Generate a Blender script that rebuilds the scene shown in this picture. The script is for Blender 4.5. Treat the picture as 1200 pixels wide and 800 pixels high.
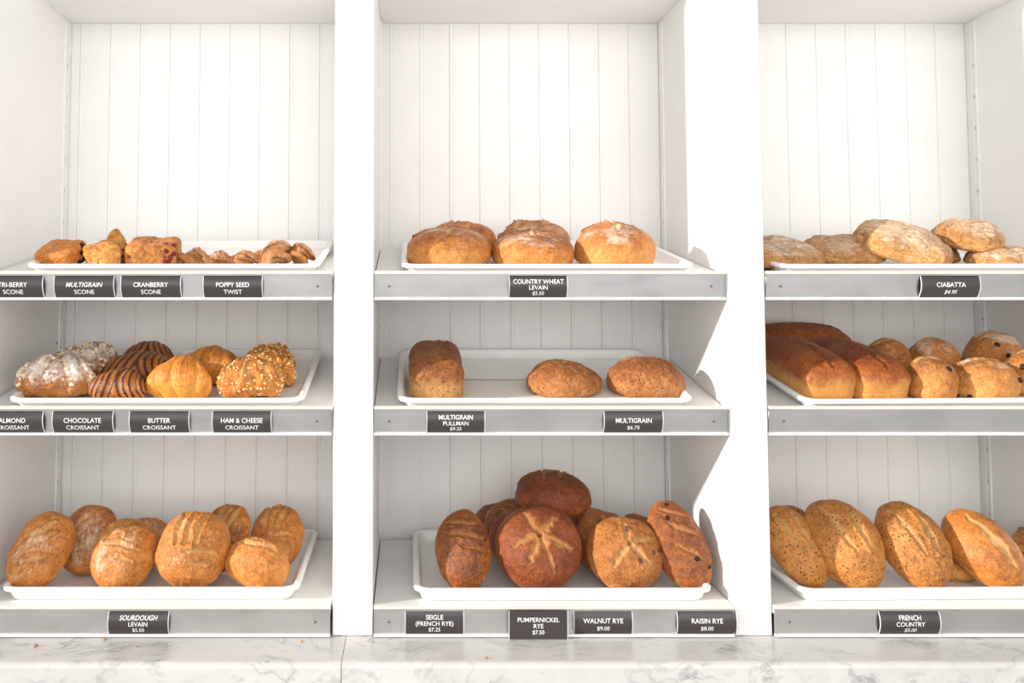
import bpy, math
import numpy as np
from mathutils import Matrix, Vector, Euler

for _o in list(bpy.data.objects):
    bpy.data.objects.remove(_o)
SC = bpy.context.scene
COL = SC.collection
R = math.radians

# ------------------------------------------------------------------ camera
cam_d = bpy.data.cameras.new('camera')
cam = bpy.data.objects.new('camera', cam_d)
COL.objects.link(cam)
cam.location = (0.0, -1.96, 1.655)
cam.rotation_euler = (R(93.2), 0, 0)
cam_d.sensor_width = 36.0
cam_d.lens = 36.0 * 1027 / 1200
cam_d.shift_x = 0.1017
cam_d.shift_y = -0.0892
cam_d.clip_start = 0.05
SC.camera = cam

# ------------------------------------------------------------------ light
W = bpy.data.worlds.new('world')
SC.world = W
W.use_nodes = True
_bg = W.node_tree.nodes['Background']
_bg.inputs[0].default_value = (1.0, 0.982, 0.962, 1)
_bg.inputs[1].default_value = 0.82

sun_d = bpy.data.lights.new('sun', 'SUN')
sun_d.energy = 5.4
sun_d.angle = R(1.6)
sun_d.color = (1.0, 0.93, 0.84)
sun = bpy.data.objects.new('sun', sun_d)
COL.objects.link(sun)
sun.rotation_euler = Vector((0.79, 0.258, -0.215)).to_track_quat('-Z', 'Y').to_euler()
sun.location = (-4, -2, 4)

# daylight from the shop window behind the viewer
win_d = bpy.data.lights.new('shop_window', 'AREA')
win_d.shape = 'RECTANGLE'
win_d.size = 7.0
win_d.size_y = 2.6
win_d.energy = 172.0
win_d.color = (1.0, 0.985, 0.965)
win = bpy.data.objects.new('shop_window', win_d)
COL.objects.link(win)
win.location = (0.3, -5.0, 2.35)
win.rotation_euler = (R(90), 0, 0)

SC.view_settings.view_transform = 'Standard'
SC.view_settings.look = 'None'
SC.view_settings.gamma = 1.0
SC.view_settings.use_curve_mapping = False
SC.view_settings.exposure = 0.0


# ------------------------------------------------------------------ materials
class N:
    """tiny node-tree writer"""
    def __init__(self, name):
        self.m = bpy.data.materials.new(name)
        self.m.use_nodes = True
        self.t = self.m.node_tree
        self.b = self.t.nodes['Principled BSDF']

    def n(self, typ, **kw):
        nd = self.t.nodes.new(typ)
        for k, v in kw.items():
            if k.startswith('i_'):
                key = k[2:]
                key = int(key) if key.isdigit() else key.replace('_', ' ')
                s = nd.inputs[key]
                if isinstance(v, bpy.types.NodeSocket):
                    self.t.links.new(v, s)
                else:
                    s.default_value = v
            else:
                setattr(nd, k, v)
        return nd

    def link(self, a, b):
        self.t.links.new(a, b)

    def coord(self, kind='Object'):
        return self.n('ShaderNodeTexCoord').outputs[kind]

    def noise(self, vec, scale, detail=4.0, rough=0.55, w=None, dist=0.0):
        nd = self.n('ShaderNodeTexNoise')
        nd.noise_dimensions = '4D'
        nd.inputs['Scale'].default_value = scale
        nd.inputs['Detail'].default_value = detail
        nd.inputs['Roughness'].default_value = rough
        nd.inputs['Distortion'].default_value = dist
        if vec is not None:
            self.link(vec, nd.inputs['Vector'])
        if w is not None:
            self.link(w, nd.inputs['W'])
        return nd.outputs['Fac']

    def mapping(self, vec, scale=(1, 1, 1), rot=(0, 0, 0)):
        nd = self.n('ShaderNodeMapping')
        nd.inputs['Scale'].default_value = scale
        nd.inputs['Rotation'].default_value = rot
        self.link(vec, nd.inputs['Vector'])
        return nd.outputs[0]

    def ramp(self, fac, stops, interp='LINEAR'):
        nd = self.n('ShaderNodeValToRGB')
        cr = nd.color_ramp
        cr.interpolation = interp
        while len(cr.elements) > 1:
            cr.elements.remove(cr.elements[-1])
        for i, (p, c) in enumerate(stops):
            if not hasattr(c, '__len__'):
                c = (c, c, c)
            e = cr.elements[0] if i == 0 else cr.elements.new(p)
            e.position = p
            e.color = (c[0], c[1], c[2], 1)
        self.link(fac, nd.inputs[0])
        return nd.outputs[0]

    def mix(self, fac, a, b, blend='MIX'):
        nd = self.n('ShaderNodeMix')
        nd.data_type = 'RGBA'
        nd.blend_type = blend
        for s, v in ((nd.inputs[0], fac), (nd.inputs[6], a), (nd.inputs[7], b)):
            if isinstance(v, bpy.types.NodeSocket):
                self.link(v, s)
            elif hasattr(v, '__len__'):
                s.default_value = (v[0], v[1], v[2], 1)
            else:
                s.default_value = v
        return nd.outputs[2]

    def math(self, op, a, b=None, clamp=False):
        nd = self.n('ShaderNodeMath')
        nd.operation = op
        nd.use_clamp = clamp
        for s, v in ((nd.inputs[0], a), (nd.inputs[1], b)):
            if v is None:
                continue
            if isinstance(v, bpy.types.NodeSocket):
                self.link(v, s)
            else:
                s.default_value = v
        return nd.outputs[0]

    def attr(self, name):
        nd = self.n('ShaderNodeAttribute')
        nd.attribute_name = name
        return nd.outputs['Fac']

    def rnd(self, k=17.0):
        nd = self.n('ShaderNodeObjectInfo')
        return self.math('MULTIPLY', nd.outputs['Random'], k)

    def bump(self, h, strength=0.3, dist=0.002, normal=None):
        nd = self.n('ShaderNodeBump')
        nd.inputs['Strength'].default_value = strength
        nd.inputs['Distance'].default_value = dist
        self.link(h, nd.inputs['Height'])
        if normal is not None:
            self.link(normal, nd.inputs['Normal'])
        return nd.outputs[0]

    def out(self, col=None, rough=0.5, metal=0.0, normal=None, spec=0.5, **kw):
        b = self.b
        for key, v in (('Base Color', col), ('Roughness', rough), ('Metallic', metal), ('Specular IOR Level', spec), ('Normal', normal)):
            if v is None:
                continue
            if isinstance(v, bpy.types.NodeSocket):
                self.link(v, b.inputs[key])
            elif hasattr(v, '__len__'):
                b.inputs[key].default_value = (v[0], v[1], v[2], 1)
            else:
                b.inputs[key].default_value = v
        for k, v in kw.items():
            b.inputs[k.replace('_', ' ')].default_value = v
        return self.m


def paint_mat(name, col, rough=0.45, wear=0.03):
    k = N(name)
    c = k.coord()
    a = k.noise(c, 6.0, 5.0)
    col2 = tuple(x * (1 - wear * 1.6) for x in col)
    cc = k.mix(k.ramp(a, [(0.35, 0), (0.7, 1)]), col, col2)
    fine = k.noise(k.mapping(c, (220, 220, 14)), 1.0, 2.0)
    return k.out(cc, rough, normal=k.bump(fine, 0.06, 0.001))


def plain_mat(name, col, rough=0.5, metal=0.0, spec=0.5, **kw):
    k = N(name)
    a = k.noise(k.coord(), 40.0, 3.0)
    cc = k.mix(a, col, tuple(x * 0.93 for x in col))
    return k.out(cc, rough, metal, spec=spec, **kw)


def metal_mat():
    k = N('brushed_aluminium')
    c = k.coord()
    brush = k.noise(k.mapping(c, (3, 300, 300)), 1.0, 4.0)
    smear = k.noise(k.mapping(c, (7, 20, 20)), 1.0, 5.0)
    col = k.mix(smear, (0.42, 0.415, 0.41), (0.57, 0.565, 0.555))
    r = k.ramp(smear, [(0.3, 0.30), (0.75, 0.46)])
    return k.out(col, r, 1.0, normal=k.bump(brush, 0.10, 0.0006))


def marble_mat():
    k = N('veined_marble')
    c = k.coord('Object')
    w = k.rnd(9.0)
    warp = k.n('ShaderNodeTexNoise', i_Scale=3.0, i_Detail=5.0)
    k.link(c, warp.inputs['Vector'])
    va = k.n('ShaderNodeVectorMath', operation='MULTIPLY_ADD')
    k.link(warp.outputs['Color'], va.inputs[0])
    va.inputs[1].default_value = (0.42, 0.42, 0.42)
    k.link(c, va.inputs[2])
    v = k.mapping(va.outputs[0], (0.8, 3.4, 2.2), (0.5, 0.45, 0.6))
    n1 = k.noise(v, 6.5, 7.0, 0.6, w)
    ridge = k.math('ABSOLUTE', k.math('SUBTRACT', n1, 0.5))
    vein = k.ramp(ridge, [(0.0, 1), (0.014, 0.65), (0.045, 0)])
    n2 = k.noise(c, 9.0, 6.0, 0.6, w)
    mask = k.ramp(n2, [(0.46, 0), (0.66, 1)])
    vein = k.math('MULTIPLY', vein, mask)
    cloud = k.ramp(k.noise(v, 3.2, 6.0, 0.6, w), [(0.33, (0.57, 0.56, 0.54)), (0.66, (0.46, 0.455, 0.445))])
    col = k.mix(vein, cloud, (0.20, 0.205, 0.215))
    st = k.ramp(k.noise(c, 26.0, 3.0, 0.5, w), [(0.70, 0), (0.76, 1)])
    col = k.mix(k.math('MULTIPLY', st, 0.35), col, (0.50, 0.42, 0.31))
    return k.out(col, 0.28)


def crust_mat(name, light, mid, dark, pale, flour=0.0, flour_col=(0.86, 0.78, 0.68), flour_scale=(22, 60, 22),
              seeds=None, rough=0.5, topk=0.55, bump=0.5, grain=260.0, blotch=16.0, sides=None, stripes=None, spec=0.35, layers=False, flour_lines=0.0):
    light = tuple(x * y for x, y in zip(light, (1.0, 0.90, 0.78)))
    mid = tuple(x * y for x, y in zip(mid, (0.98, 0.86, 0.72)))
    dark = tuple(x * 0.74 for x in dark)
    k = N(name)
    c = k.coord()
    w = k.rnd()
    n1 = k.noise(c, blotch, 6.0, 0.6, w)
    n2 = k.noise(c, grain, 3.0, 0.6, w)
    n3 = k.noise(c, 70.0, 5.0, 0.65, w)
    top = k.attr('top')
    f = k.math('ADD', k.math('MULTIPLY', n1, 0.85), k.math('MULTIPLY', k.math('SUBTRACT', top, 0.5), topk))
    f = k.math('ADD', f, k.math('MULTIPLY', k.math('SUBTRACT', n3, 0.5), 1.0))
    f = k.math('ADD', f, k.math('MULTIPLY', k.math('SUBTRACT', n2, 0.5), 1.0))
    rw = k.math('MULTIPLY', k.math('SUBTRACT', k.rnd(1.0), 0.5), 0.16)
    f = k.math('ADD', f, rw)
    col = k.ramp(f, [(0.14, light), (0.46, mid), (0.86, dark)])
    if sides:
        jit = k.math('ADD', k.math('MULTIPLY', k.math('SUBTRACT', n1, 0.5), 0.42), k.math('MULTIPLY', k.math('SUBTRACT', n3, 0.5), 0.30))
        sf = k.ramp(k.math('ADD', top, jit), [(sides[1] - 0.08, 1), (sides[1] + 0.24, 0)])
        sc = k.mix(n3, sides[0], tuple(x * 0.72 for x in sides[0]))
        col = k.mix(sf, col, sc)
    if stripes:
        u = k.attr('band')
        s = k.math('SINE', k.math('ADD', k.math('MULTIPLY', u, stripes[1]), k.math('MULTIPLY', n3, stripes[3])))
        s = k.ramp(s, [(0.5 - stripes[2], 0), (0.5 + stripes[2], 1)]) if False else k.math('MULTIPLY', k.math('ADD', s, stripes[2]), 3.0, True)
        col = k.mix(s, col, stripes[0])
    if layers:
        cmb = k.n('ShaderNodeCombineXYZ')
        k.link(k.math('MULTIPLY', k.attr('band'), 9.0), cmb.inputs[0])
        k.link(k.math('MULTIPLY', top, 1.2), cmb.inputs[1])
        ln = k.noise(cmb.outputs[0], 1.6, 4.0, 0.7, w)
        lf = k.ramp(ln, [(0.42, 0), (0.62, 1)])
        col = k.mix(k.math('MULTIPLY', lf, 0.55), col, light)
        col = k.mix(k.math('MULTIPLY', k.ramp(ln, [(0.30, 1), (0.42, 0)]), 0.5), col, dark)
    score = k.attr('score')
    sc = k.math('MULTIPLY', score, k.ramp(n3, [(0.25, 0.45), (0.7, 1.0)]))
    col = k.mix(sc, col, k.mix(n3, pale, tuple(x * 0.62 for x in pale)))
    hgt = k.math('ADD', n2, k.math('MULTIPLY', n3, 1.6))
    if layers:
        hgt = k.math('ADD', hgt, ln)
    if flour > 0:
        fs = k.noise(k.mapping(c, flour_scale), 1.0, 6.0, 0.7, w)
        fb = k.noise(c, 9.0, 3.0, 0.5, w)
        ff = k.math('ADD', k.math('MULTIPLY', fs, 0.7), k.math('MULTIPLY', fb, 0.5))
        ff = k.math('ADD', ff, k.math('MULTIPLY', k.math('SUBTRACT', top, 0.75), 0.30))
        ff = k.ramp(ff, [(0.82 - 0.34 * flour, 0), (0.95 - 0.25 * flour, 1)])
        if flour_lines:
            wv = k.mapping(c, (30, 62, 62), (0.2, 0.1, 0.5))
            rd = k.math('ABSOLUTE', k.math('SUBTRACT', k.noise(wv, 1.0, 4.0, 0.6, w, 1.4), 0.5))
            ff = k.math('MULTIPLY', ff, k.ramp(rd, [(0.0, 1 - flour_lines), (0.05, 1 - flour_lines * 0.8), (0.13, 1.0)]))
            hgt = k.math('ADD', hgt, k.math('MULTIPLY', k.ramp(rd, [(0.0, 0), (0.10, 1)]), 0.8))
        col = k.mix(k.math('MULTIPLY', ff, min(0.9, 0.45 + flour * 0.5)), col, flour_col)
    if seeds:
        for (scol, scale, size, amt) in seeds:
            vo = k.n('ShaderNodeTexVoronoi')
            vo.inputs['Scale'].default_value = scale
            ad = k.n('ShaderNodeVectorMath', operation='ADD')
            k.link(c, ad.inputs[0])
            k.link(w, ad.inputs[1])
            k.link(ad.outputs[0], vo.inputs['Vector'])
            near = k.ramp(vo.outputs['Distance'], [(size * 0.75, 1), (size, 0)])
            sep = k.n('ShaderNodeSeparateColor')
            k.link(vo.outputs['Color'], sep.inputs[0])
            pick = k.math('LESS_THAN', sep.outputs[0], amt)
            sel = k.math('MULTIPLY', near, pick)
            col = k.mix(sel, col, scol)
            hgt = k.math('ADD', hgt, k.math('MULTIPLY', sel, 0.7))
    rr = k.ramp(n1, [(0.3, rough - 0.06), (0.7, rough + 0.12)])
    return k.out(col, rr, spec=spec, normal=k.bump(hgt, min(1.0, bump * 1.6), 0.0030), Subsurface_Weight=0.0)


M = {}
M['white_paint'] = paint_mat('white_paint', (0.865, 0.856, 0.843), 0.5, 0.02)
M['board_paint'] = paint_mat('beadboard_paint', (0.865, 0.856, 0.843), 0.5, 0.025)
M['shelf_white'] = paint_mat('shelf_laminate', (0.80, 0.79, 0.77), 0.35, 0.05)
M['tray'] = plain_mat('white_tray_plastic', (0.88, 0.875, 0.86), 0.3)
M['metal'] = metal_mat()
M['edge'] = plain_mat('bread_reflection_edge', (0.72, 0.67, 0.60), 0.4)  # tan imitates warm light reflected from bread and tray
M['edge_white'] = plain_mat('white_edge', (0.9, 0.89, 0.87), 0.35)
M['screw'] = plain_mat('dark_screw', (0.16, 0.15, 0.14), 0.4, 0.6)
M['hole'] = plain_mat('dark_hole', (0.25, 0.24, 0.23), 0.8)
M['hole_white'] = plain_mat('painted_hole', (0.62, 0.6, 0.58), 0.7)
M['card'] = plain_mat('charcoal_card', (0.048, 0.040, 0.040), 0.30, spec=0.4)
M['sleeve'] = plain_mat('clear_sleeve_edge', (0.62, 0.62, 0.66), 0.15)
M['ink'] = plain_mat('white_print', (0.88, 0.87, 0.86), 0.5)
M['marble'] = marble_mat()
M['paper'] = plain_mat('parchment', (0.82, 0.78, 0.72), 0.7)
M['grout'] = plain_mat('brown_grout', (0.35, 0.28, 0.20), 0.8)

M['sourdough'] = crust_mat('sourdough_crust', (0.72, 0.36, 0.112), (0.57, 0.235, 0.056), (0.27, 0.088, 0.020), (0.72, 0.40, 0.145), flour=0.34, flour_scale=(50, 130, 50), rough=0.40, topk=0.35)
M['country'] = crust_mat('country_wheat_crust', (0.70, 0.35, 0.11), (0.54, 0.22, 0.055), (0.24, 0.085, 0.022), (0.74, 0.50, 0.25), flour=0.45, rough=0.45, topk=0.5)
M['multigrain'] = crust_mat('multigrain_crust', (0.50, 0.24, 0.085), (0.36, 0.135, 0.040), (0.19, 0.060, 0.020), (0.60, 0.36, 0.16), rough=0.55, topk=0.4, bump=0.8,
                            seeds=[((0.52, 0.31, 0.13), 260, 0.36, 0.40), ((0.10, 0.04, 0.015), 210, 0.34, 0.30)])
M['multi_pullman'] = crust_mat('multigrain_pullman_crust', (0.44, 0.20, 0.07), (0.31, 0.115, 0.034), (0.17, 0.055, 0.018), (0.36, 0.15, 0.05), rough=0.5, topk=0.2, bump=0.6,
                               sides=((0.66, 0.335, 0.11), 0.42), seeds=[((0.50, 0.29, 0.12), 270, 0.36, 0.36), ((0.11, 0.045, 0.018), 220, 0.34, 0.28)])
M['seigle'] = crust_mat('french_rye_crust', (0.58, 0.255, 0.070), (0.36, 0.125, 0.034), (0.17, 0.052, 0.018), (0.46, 0.19, 0.055), rough=0.42, topk=0.6, bump=0.4)
M['pumpernickel'] = crust_mat('pumpernickel_crust', (0.36, 0.115, 0.036), (0.235, 0.064, 0.021), (0.115, 0.031, 0.013), (0.56, 0.26, 0.075), flour=0.10, rough=0.45, topk=0.3, bump=0.5)
M['walnut'] = crust_mat('walnut_rye_crust', (0.58, 0.29, 0.10), (0.42, 0.175, 0.05), (0.23, 0.08, 0.024), (0.66, 0.39, 0.16), flour=0.22, rough=0.5, topk=0.3, bump=0.6)
M['raisin_rye'] = crust_mat('raisin_rye_crust', (0.54, 0.23, 0.072), (0.36, 0.125, 0.036), (0.19, 0.058, 0.02), (0.50, 0.22, 0.075), flour=0.08, rough=0.5, topk=0.35, bump=0.6)
M['ciabatta'] = crust_mat('ciabatta_crust', (0.74, 0.46, 0.22), (0.60, 0.32, 0.12), (0.33, 0.135, 0.045), (0.72, 0.50, 0.28), flour=0.82, flour_col=(0.80, 0.72, 0.62), flour_scale=(40, 95, 40), rough=0.6, topk=0.2, bump=0.7, flour_lines=0.62)
M['white_pullman'] = crust_mat('white_pullman_crust', (0.46, 0.185, 0.05), (0.315, 0.096, 0.026), (0.165, 0.045, 0.016), (0.30, 0.09, 0.025), rough=0.36, topk=0.35, bump=0.35,
                               sides=((0.70, 0.335, 0.088), 0.42))
M['raisin'] = crust_mat('raisin_bread_crust', (0.66, 0.36, 0.125), (0.52, 0.235, 0.066), (0.27, 0.10, 0.030), (0.70, 0.45, 0.20), flour=0.46, rough=0.48, topk=0.4, bump=0.5)
M['french'] = crust_mat('french_country_crust', (0.72, 0.39, 0.125), (0.57, 0.26, 0.072), (0.31, 0.12, 0.034), (0.66, 0.38, 0.14), rough=0.43, topk=0.3, bump=0.5,
                        seeds=[((0.12, 0.05, 0.018), 120, 0.27, 0.34), ((0.13, 0.055, 0.02), 230, 0.32, 0.16)])
M['plain'] = crust_mat('plain_golden_crust', (0.66, 0.34, 0.10), (0.52, 0.215, 0.052), (0.33, 0.11, 0.027), (0.72, 0.44, 0.18), rough=0.36, topk=0.45, bump=0.3)
M['butter'] = crust_mat('butter_croissant_crust', (0.84, 0.42, 0.075), (0.66, 0.235, 0.038), (0.26, 0.062, 0.014), (0.80, 0.46, 0.14), rough=0.3, topk=0.42, bump=0.35, blotch=24, layers=True)
M['chocolate'] = crust_mat('chocolate_croissant_crust', (0.60, 0.28, 0.07), (0.42, 0.155, 0.034), (0.20, 0.06, 0.016), (0.45, 0.17, 0.04), rough=0.33, topk=0.3, bump=0.35,
                           stripes=((0.062, 0.022, 0.014), 15.0, -0.12, 3.0))
M['almond'] = crust_mat('sugared_almond_crust', (0.56, 0.27, 0.09), (0.38, 0.145, 0.042), (0.20, 0.066, 0.02), (0.56, 0.3, 0.12), flour=0.86, flour_col=(0.82, 0.76, 0.71), flour_scale=(95, 95, 95), rough=0.65, topk=0.3, bump=0.7)
M['cheese_crust'] = crust_mat('ham_cheese_crust', (0.78, 0.36, 0.08), (0.58, 0.205, 0.04), (0.27, 0.068, 0.018), (0.78, 0.58, 0.24), rough=0.38, topk=0.35, bump=0.6, blotch=30, layers=True)
M['cheese'] = plain_mat('melted_cheese', (0.82, 0.56, 0.24), 0.42)
M['almond_flake'] = plain_mat('almond_flake', (0.74, 0.60, 0.44), 0.6)
M['scone_orange'] = crust_mat('tri_berry_scone_crust', (0.64, 0.31, 0.085), (0.53, 0.20, 0.042), (0.36, 0.11, 0.024), (0.70, 0.42, 0.15), rough=0.5, topk=0.1, bump=0.7, grain=180)
M['scone_grain'] = crust_mat('multigrain_scone_crust', (0.80, 0.46, 0.155), (0.64, 0.31, 0.085), (0.40, 0.15, 0.04), (0.7, 0.5, 0.2), rough=0.6, topk=0.15, bump=1.0, grain=150,
                             seeds=[((0.28, 0.13, 0.05), 150, 0.32, 0.35)])
M['scone_cran'] = crust_mat('cranberry_scone_crust', (0.72, 0.42, 0.14), (0.57, 0.26, 0.07), (0.36, 0.12, 0.03), (0.7, 0.5, 0.2), rough=0.55, topk=0.2, bump=0.9, grain=150,
                            seeds=[((0.36, 0.035, 0.03), 48, 0.26, 0.22)])
M['twist'] = crust_mat('poppy_twist_crust', (0.60, 0.33, 0.15), (0.42, 0.185, 0.07), (0.25, 0.09, 0.033), (0.025, 0.02, 0.022), flour=0.34, flour_col=(0.72, 0.56, 0.46), flour_scale=(120, 120, 120), rough=0.36, topk=0.2, bump=0.6)
M['berry'] = plain_mat('dark_berry', (0.030, 0.008, 0.010), 0.55, spec=0.25)
M['cranberry'] = plain_mat('red_cranberry', (0.22, 0.022, 0.018), 0.55, spec=0.25)
M['raisin_fruit'] = plain_mat('black_raisin', (0.016, 0.009, 0.008), 0.5, spec=0.3)
M['walnut_bit'] = plain_mat('walnut_piece', (0.13, 0.045, 0.02), 0.55)
M['crumb'] = plain_mat('bread_crumb', (0.5, 0.25, 0.08), 0.7)


# ------------------------------------------------------------------ object helpers
def link(name, me, mat=None, parent=None):
    o = bpy.data.objects.new(name, me)
    COL.objects.link(o)
    if me is not None and mat is not None:
        me.materials.clear()
        me.materials.append(mat)
    if parent is not None:
        o.parent = parent
    return o


def tag(o, label, cat=None, group=None, kind=None):
    if label:
        o['label'] = label
    if cat:
        o['category'] = cat
    if group:
        o['group'] = group
    if kind:
        o['kind'] = kind
    return o


def empty(name, loc=(0, 0, 0)):
    o = bpy.data.objects.new(name, None)
    o.empty_display_size = 0.02
    COL.objects.link(o)
    o.location = loc
    return o


def mesh(name, v, f, smooth=False):
    me = bpy.data.meshes.new(name)
    me.from_pydata([tuple(p) for p in v], [], [tuple(q) for q in f])
    me.update()
    if smooth:
        me.shade_smooth()
    return me


def fast_mesh(name, v, f, attrs=None):
    """quads only, numpy arrays, smooth shaded, float point attributes"""
    v = np.asarray(v, dtype=np.float32)
    f = np.asarray(f, dtype=np.int32)
    me = bpy.data.meshes.new(name)
    me.vertices.add(len(v))
    me.vertices.foreach_set('co', v.ravel())
    me.loops.add(f.size)
    me.loops.foreach_set('vertex_index', f.ravel())
    me.polygons.add(len(f))
    me.polygons.foreach_set('loop_start', np.arange(0, f.size, f.shape[1], dtype=np.int32))
    me.update(calc_edges=True)
    me.validate()
    me.shade_smooth()
    for k, a in (attrs or {}).items():
        at = me.attributes.new(k, 'FLOAT', 'POINT')
        at.data.foreach_set('value', np.asarray(a, dtype=np.float32))
    return me


class MB:
    """collects simple solids into one mesh"""
    def __init__(self):
        self.v, self.f = [], []

    def add(self, v, f):
        b = len(self.v)
        self.v += [tuple(p) for p in v]
        self.f += [tuple(i + b for i in q) for q in f]
        return self

    def box(self, x0, x1, y0, y1, z0, z1, ch=0.0):
        if ch <= 0:
            v = [(x, y, z) for z in (z0, z1) for y in (y0, y1) for x in (x0, x1)]
            return self.add(v, [(0, 2, 3, 1), (4, 5, 7, 6), (0, 1, 5, 4), (2, 6, 7, 3), (0, 4, 6, 2), (1, 3, 7, 5)])
        # vertical/any edge chamfer by an octagonal outline in each of the three directions
        c = ch
        v, idx = [], {}
        X, Y, Z = (x0, x1), (y0, y1), (z0, z1)
        for i in (0, 1):
            for j in (0, 1):
                for k in (0, 1):
                    sx, sy, sz = (1, -1)[i], (1, -1)[j], (1, -1)[k]
                    p = (X[i], Y[j], Z[k])
                    for a, d in enumerate(((0, sy * c, sz * c), (sx * c, 0, sz * c), (sx * c, sy * c, 0))):
                        idx[i, j, k, a] = len(v)
                        v.append((p[0] + d[0], p[1] + d[1], p[2] + d[2]))
        f = []
        for i in (0, 1):
            q = [idx[i, 0, 0, 0], idx[i, 1, 0, 0], idx[i, 1, 1, 0], idx[i, 0, 1, 0]]
            f.append(q if i else q[::-1])
            q = [idx[0, i, 0, 1], idx[1, i, 0, 1], idx[1, i, 1, 1], idx[0, i, 1, 1]]
            f.append(q if not i else q[::-1])
            q = [idx[0, 0, i, 2], idx[1, 0, i, 2], idx[1, 1, i, 2], idx[0, 1, i, 2]]
            f.append(q if i else q[::-1])
        for i in (0, 1):
            for j in (0, 1):
                f.append((idx[i, j, 0, 0], idx[i, j, 1, 0], idx[i, j, 1, 1], idx[i, j, 0, 1]))
                f.append((idx[i, 0, j, 0], idx[i, 1, j, 0], idx[i, 1, j, 2], idx[i, 0, j, 2]))
                f.append((idx[0, i, j, 1], idx[1, i, j, 1], idx[1, i, j, 2], idx[0, i, j, 2]))
                for k in (0, 1):
                    f.append((idx[i, j, k, 0], idx[i, j, k, 1], idx[i, j, k, 2]))
        return self.add(v, f)

    def prism(self, prof, axis, t0, t1):
        """closed profile (list of 2-tuples) swept along an axis: 'x' -> profile is (y,z); 'z' -> (x,y)"""
        n = len(prof)
        put = {'x': lambda p, t: (t, p[0], p[1]), 'z': lambda p, t: (p[0], p[1], t), 'y': lambda p, t: (p[0], t, p[1])}[axis]
        v = [put(p, t0) for p in prof] + [put(p, t1) for p in prof]
        f = [(i, (i + 1) % n, n + (i + 1) % n, n + i) for i in range(n)]
        f += [tuple(range(n))[::-1], tuple(range(n, 2 * n))]
        return self.add(v, f)

    def disc(self, c, r, axis, depth, n=14, dome=0.0):
        """short cylinder, axis 'y' or 'x'; front at c, runs to c+depth"""
        v = []
        for d in (0, depth):
            for i in range(n):
                a = 2 * math.pi * i / n
                p, q = r * math.cos(a), r * math.sin(a)
                v.append((c[0] + p, c[1] + d, c[2] + q) if axis == 'y' else (c[0] + d, c[1] + p, c[2] + q))
        f = [(i, (i + 1) % n, n + (i + 1) % n, n + i) for i in range(n)]
        v.append((c[0], c[1] - dome, c[2]) if axis == 'y' else (c[0] - dome, c[1], c[2]))
        f += [((i + 1) % n, i, 2 * n) for i in range(n)] + [tuple(range(n, 2 * n))]
        return self.add(v, f)

    def me(self, name, smooth=False):
        me = bpy.data.meshes.new(name)
        me.from_pydata(self.v, [], self.f)
        import bmesh
        b = bmesh.new()
        b.from_mesh(me)
        bmesh.ops.recalc_face_normals(b, faces=b.faces)
        b.to_mesh(me)
        b.free()
        me.update()
        if smooth:
            me.shade_smooth()
        return me

    def build(self, name, mat, parent=None, smooth=False):
        return link(name, self.me(name, smooth), mat, parent)


# ------------------------------------------------------------------ the display case
BAYS = {'left': (-0.958, -0.165), 'middle': (-0.077, 0.713), 'right': (0.797, 1.587)}
CT = 0.92                 # counter top height
DEPTH = 0.50
TOP = 2.439

case = empty('display_case', (0.31, 0.25, CT))
tag(case, 'white painted built-in bread display case with three bays and beadboard back', 'display case')


def cpart(name, mb, mat, smooth=False):
    o = mb.build(name, mat, case, smooth)
    o.matrix_parent_inverse = Matrix.Translation(-case.location)
    return o


for x0, x1 in ((-1.046, -0.958), (-0.165, -0.077), (0.713, 0.797), (1.587, 1.675)):
    cpart('upright', MB().box(x0, x1, 0.0, DEPTH + 0.02, CT + 0.0005, TOP + 0.2, 0.002), M['white_paint'])
for bay, (x0, x1) in BAYS.items():
    cpart('top_panel', MB().box(x0 + 0.0005, x1 - 0.0005, 0.215, DEPTH + 0.012, TOP, TOP + 0.022), M['white_paint'])
    # beadboard: one plank per object, each with a bead along its left edge
    n = 9
    pw = (x1 - x0 - 0.001) / (n + 0.28)
    y = DEPTH
    for i in range(n + 1):
        a = x0 + 0.0005 + (i - 0.72) * pw
        b = a + pw
        prof = []
        if i == 0:
            prof = [(x0 + 0.0005, y)]
        else:
            prof = [(a + 0.0004, y + 0.0010), (a + 0.0010, y + 0.0003)]
            for q in range(5):
                an = math.pi * q / 4
                prof.append((a + 0.0046 - 0.0032 * math.cos(an), y + 0.0003 - 0.0008 * math.sin(an)))
            prof += [(a + 0.0086, y + 0.0008), (a + 0.0106, y)]
        b_ = min(b, x1 - 0.0005)
        prof += [(b_ - 0.002, y), (b_ - 0.0002, y + 0.0009), (b_ - 0.0002, y + 0.014), (prof[0][0], y + 0.014)]
        cpart('back_board', MB().prism(prof, 'z', CT + 0.001, TOP - 0.0005), M['board_paint'])
    # slotted standards on both side walls near the back
    for side, xw in ((1, x0), (-1, x1)):
        mb = MB()
        ya, yb = DEPTH - 0.048, DEPTH - 0.026
        t = 0.0045 * side
        zz0, zz1 = CT + 0.1, TOP - 0.006
        mb.box(min(xw, xw + t), max(xw, xw + t), ya, ya + 0.005, zz0, zz1)
        mb.box(min(xw, xw + t), max(xw, xw + t), yb - 0.005, yb, zz0, zz1)
        mb.box(min(xw, xw + t * 0.35), max(xw, xw + t * 0.35), ya + 0.005, yb - 0.005, zz0, zz1)
        st = cpart('shelf_standard', mb, M['white_paint'])
        hb = MB()
        z = zz0 + 0.05
        while z < zz1 - 0.05:
            hb.disc((xw + t * 0.62, (ya + yb) / 2, z), 0.0048, 'x', -t * 0.3, 10)
            z += 0.0885
        h = hb.build('peg_holes', M['hole_white'], st)
        h['kind'] = 'stuff'

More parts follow.
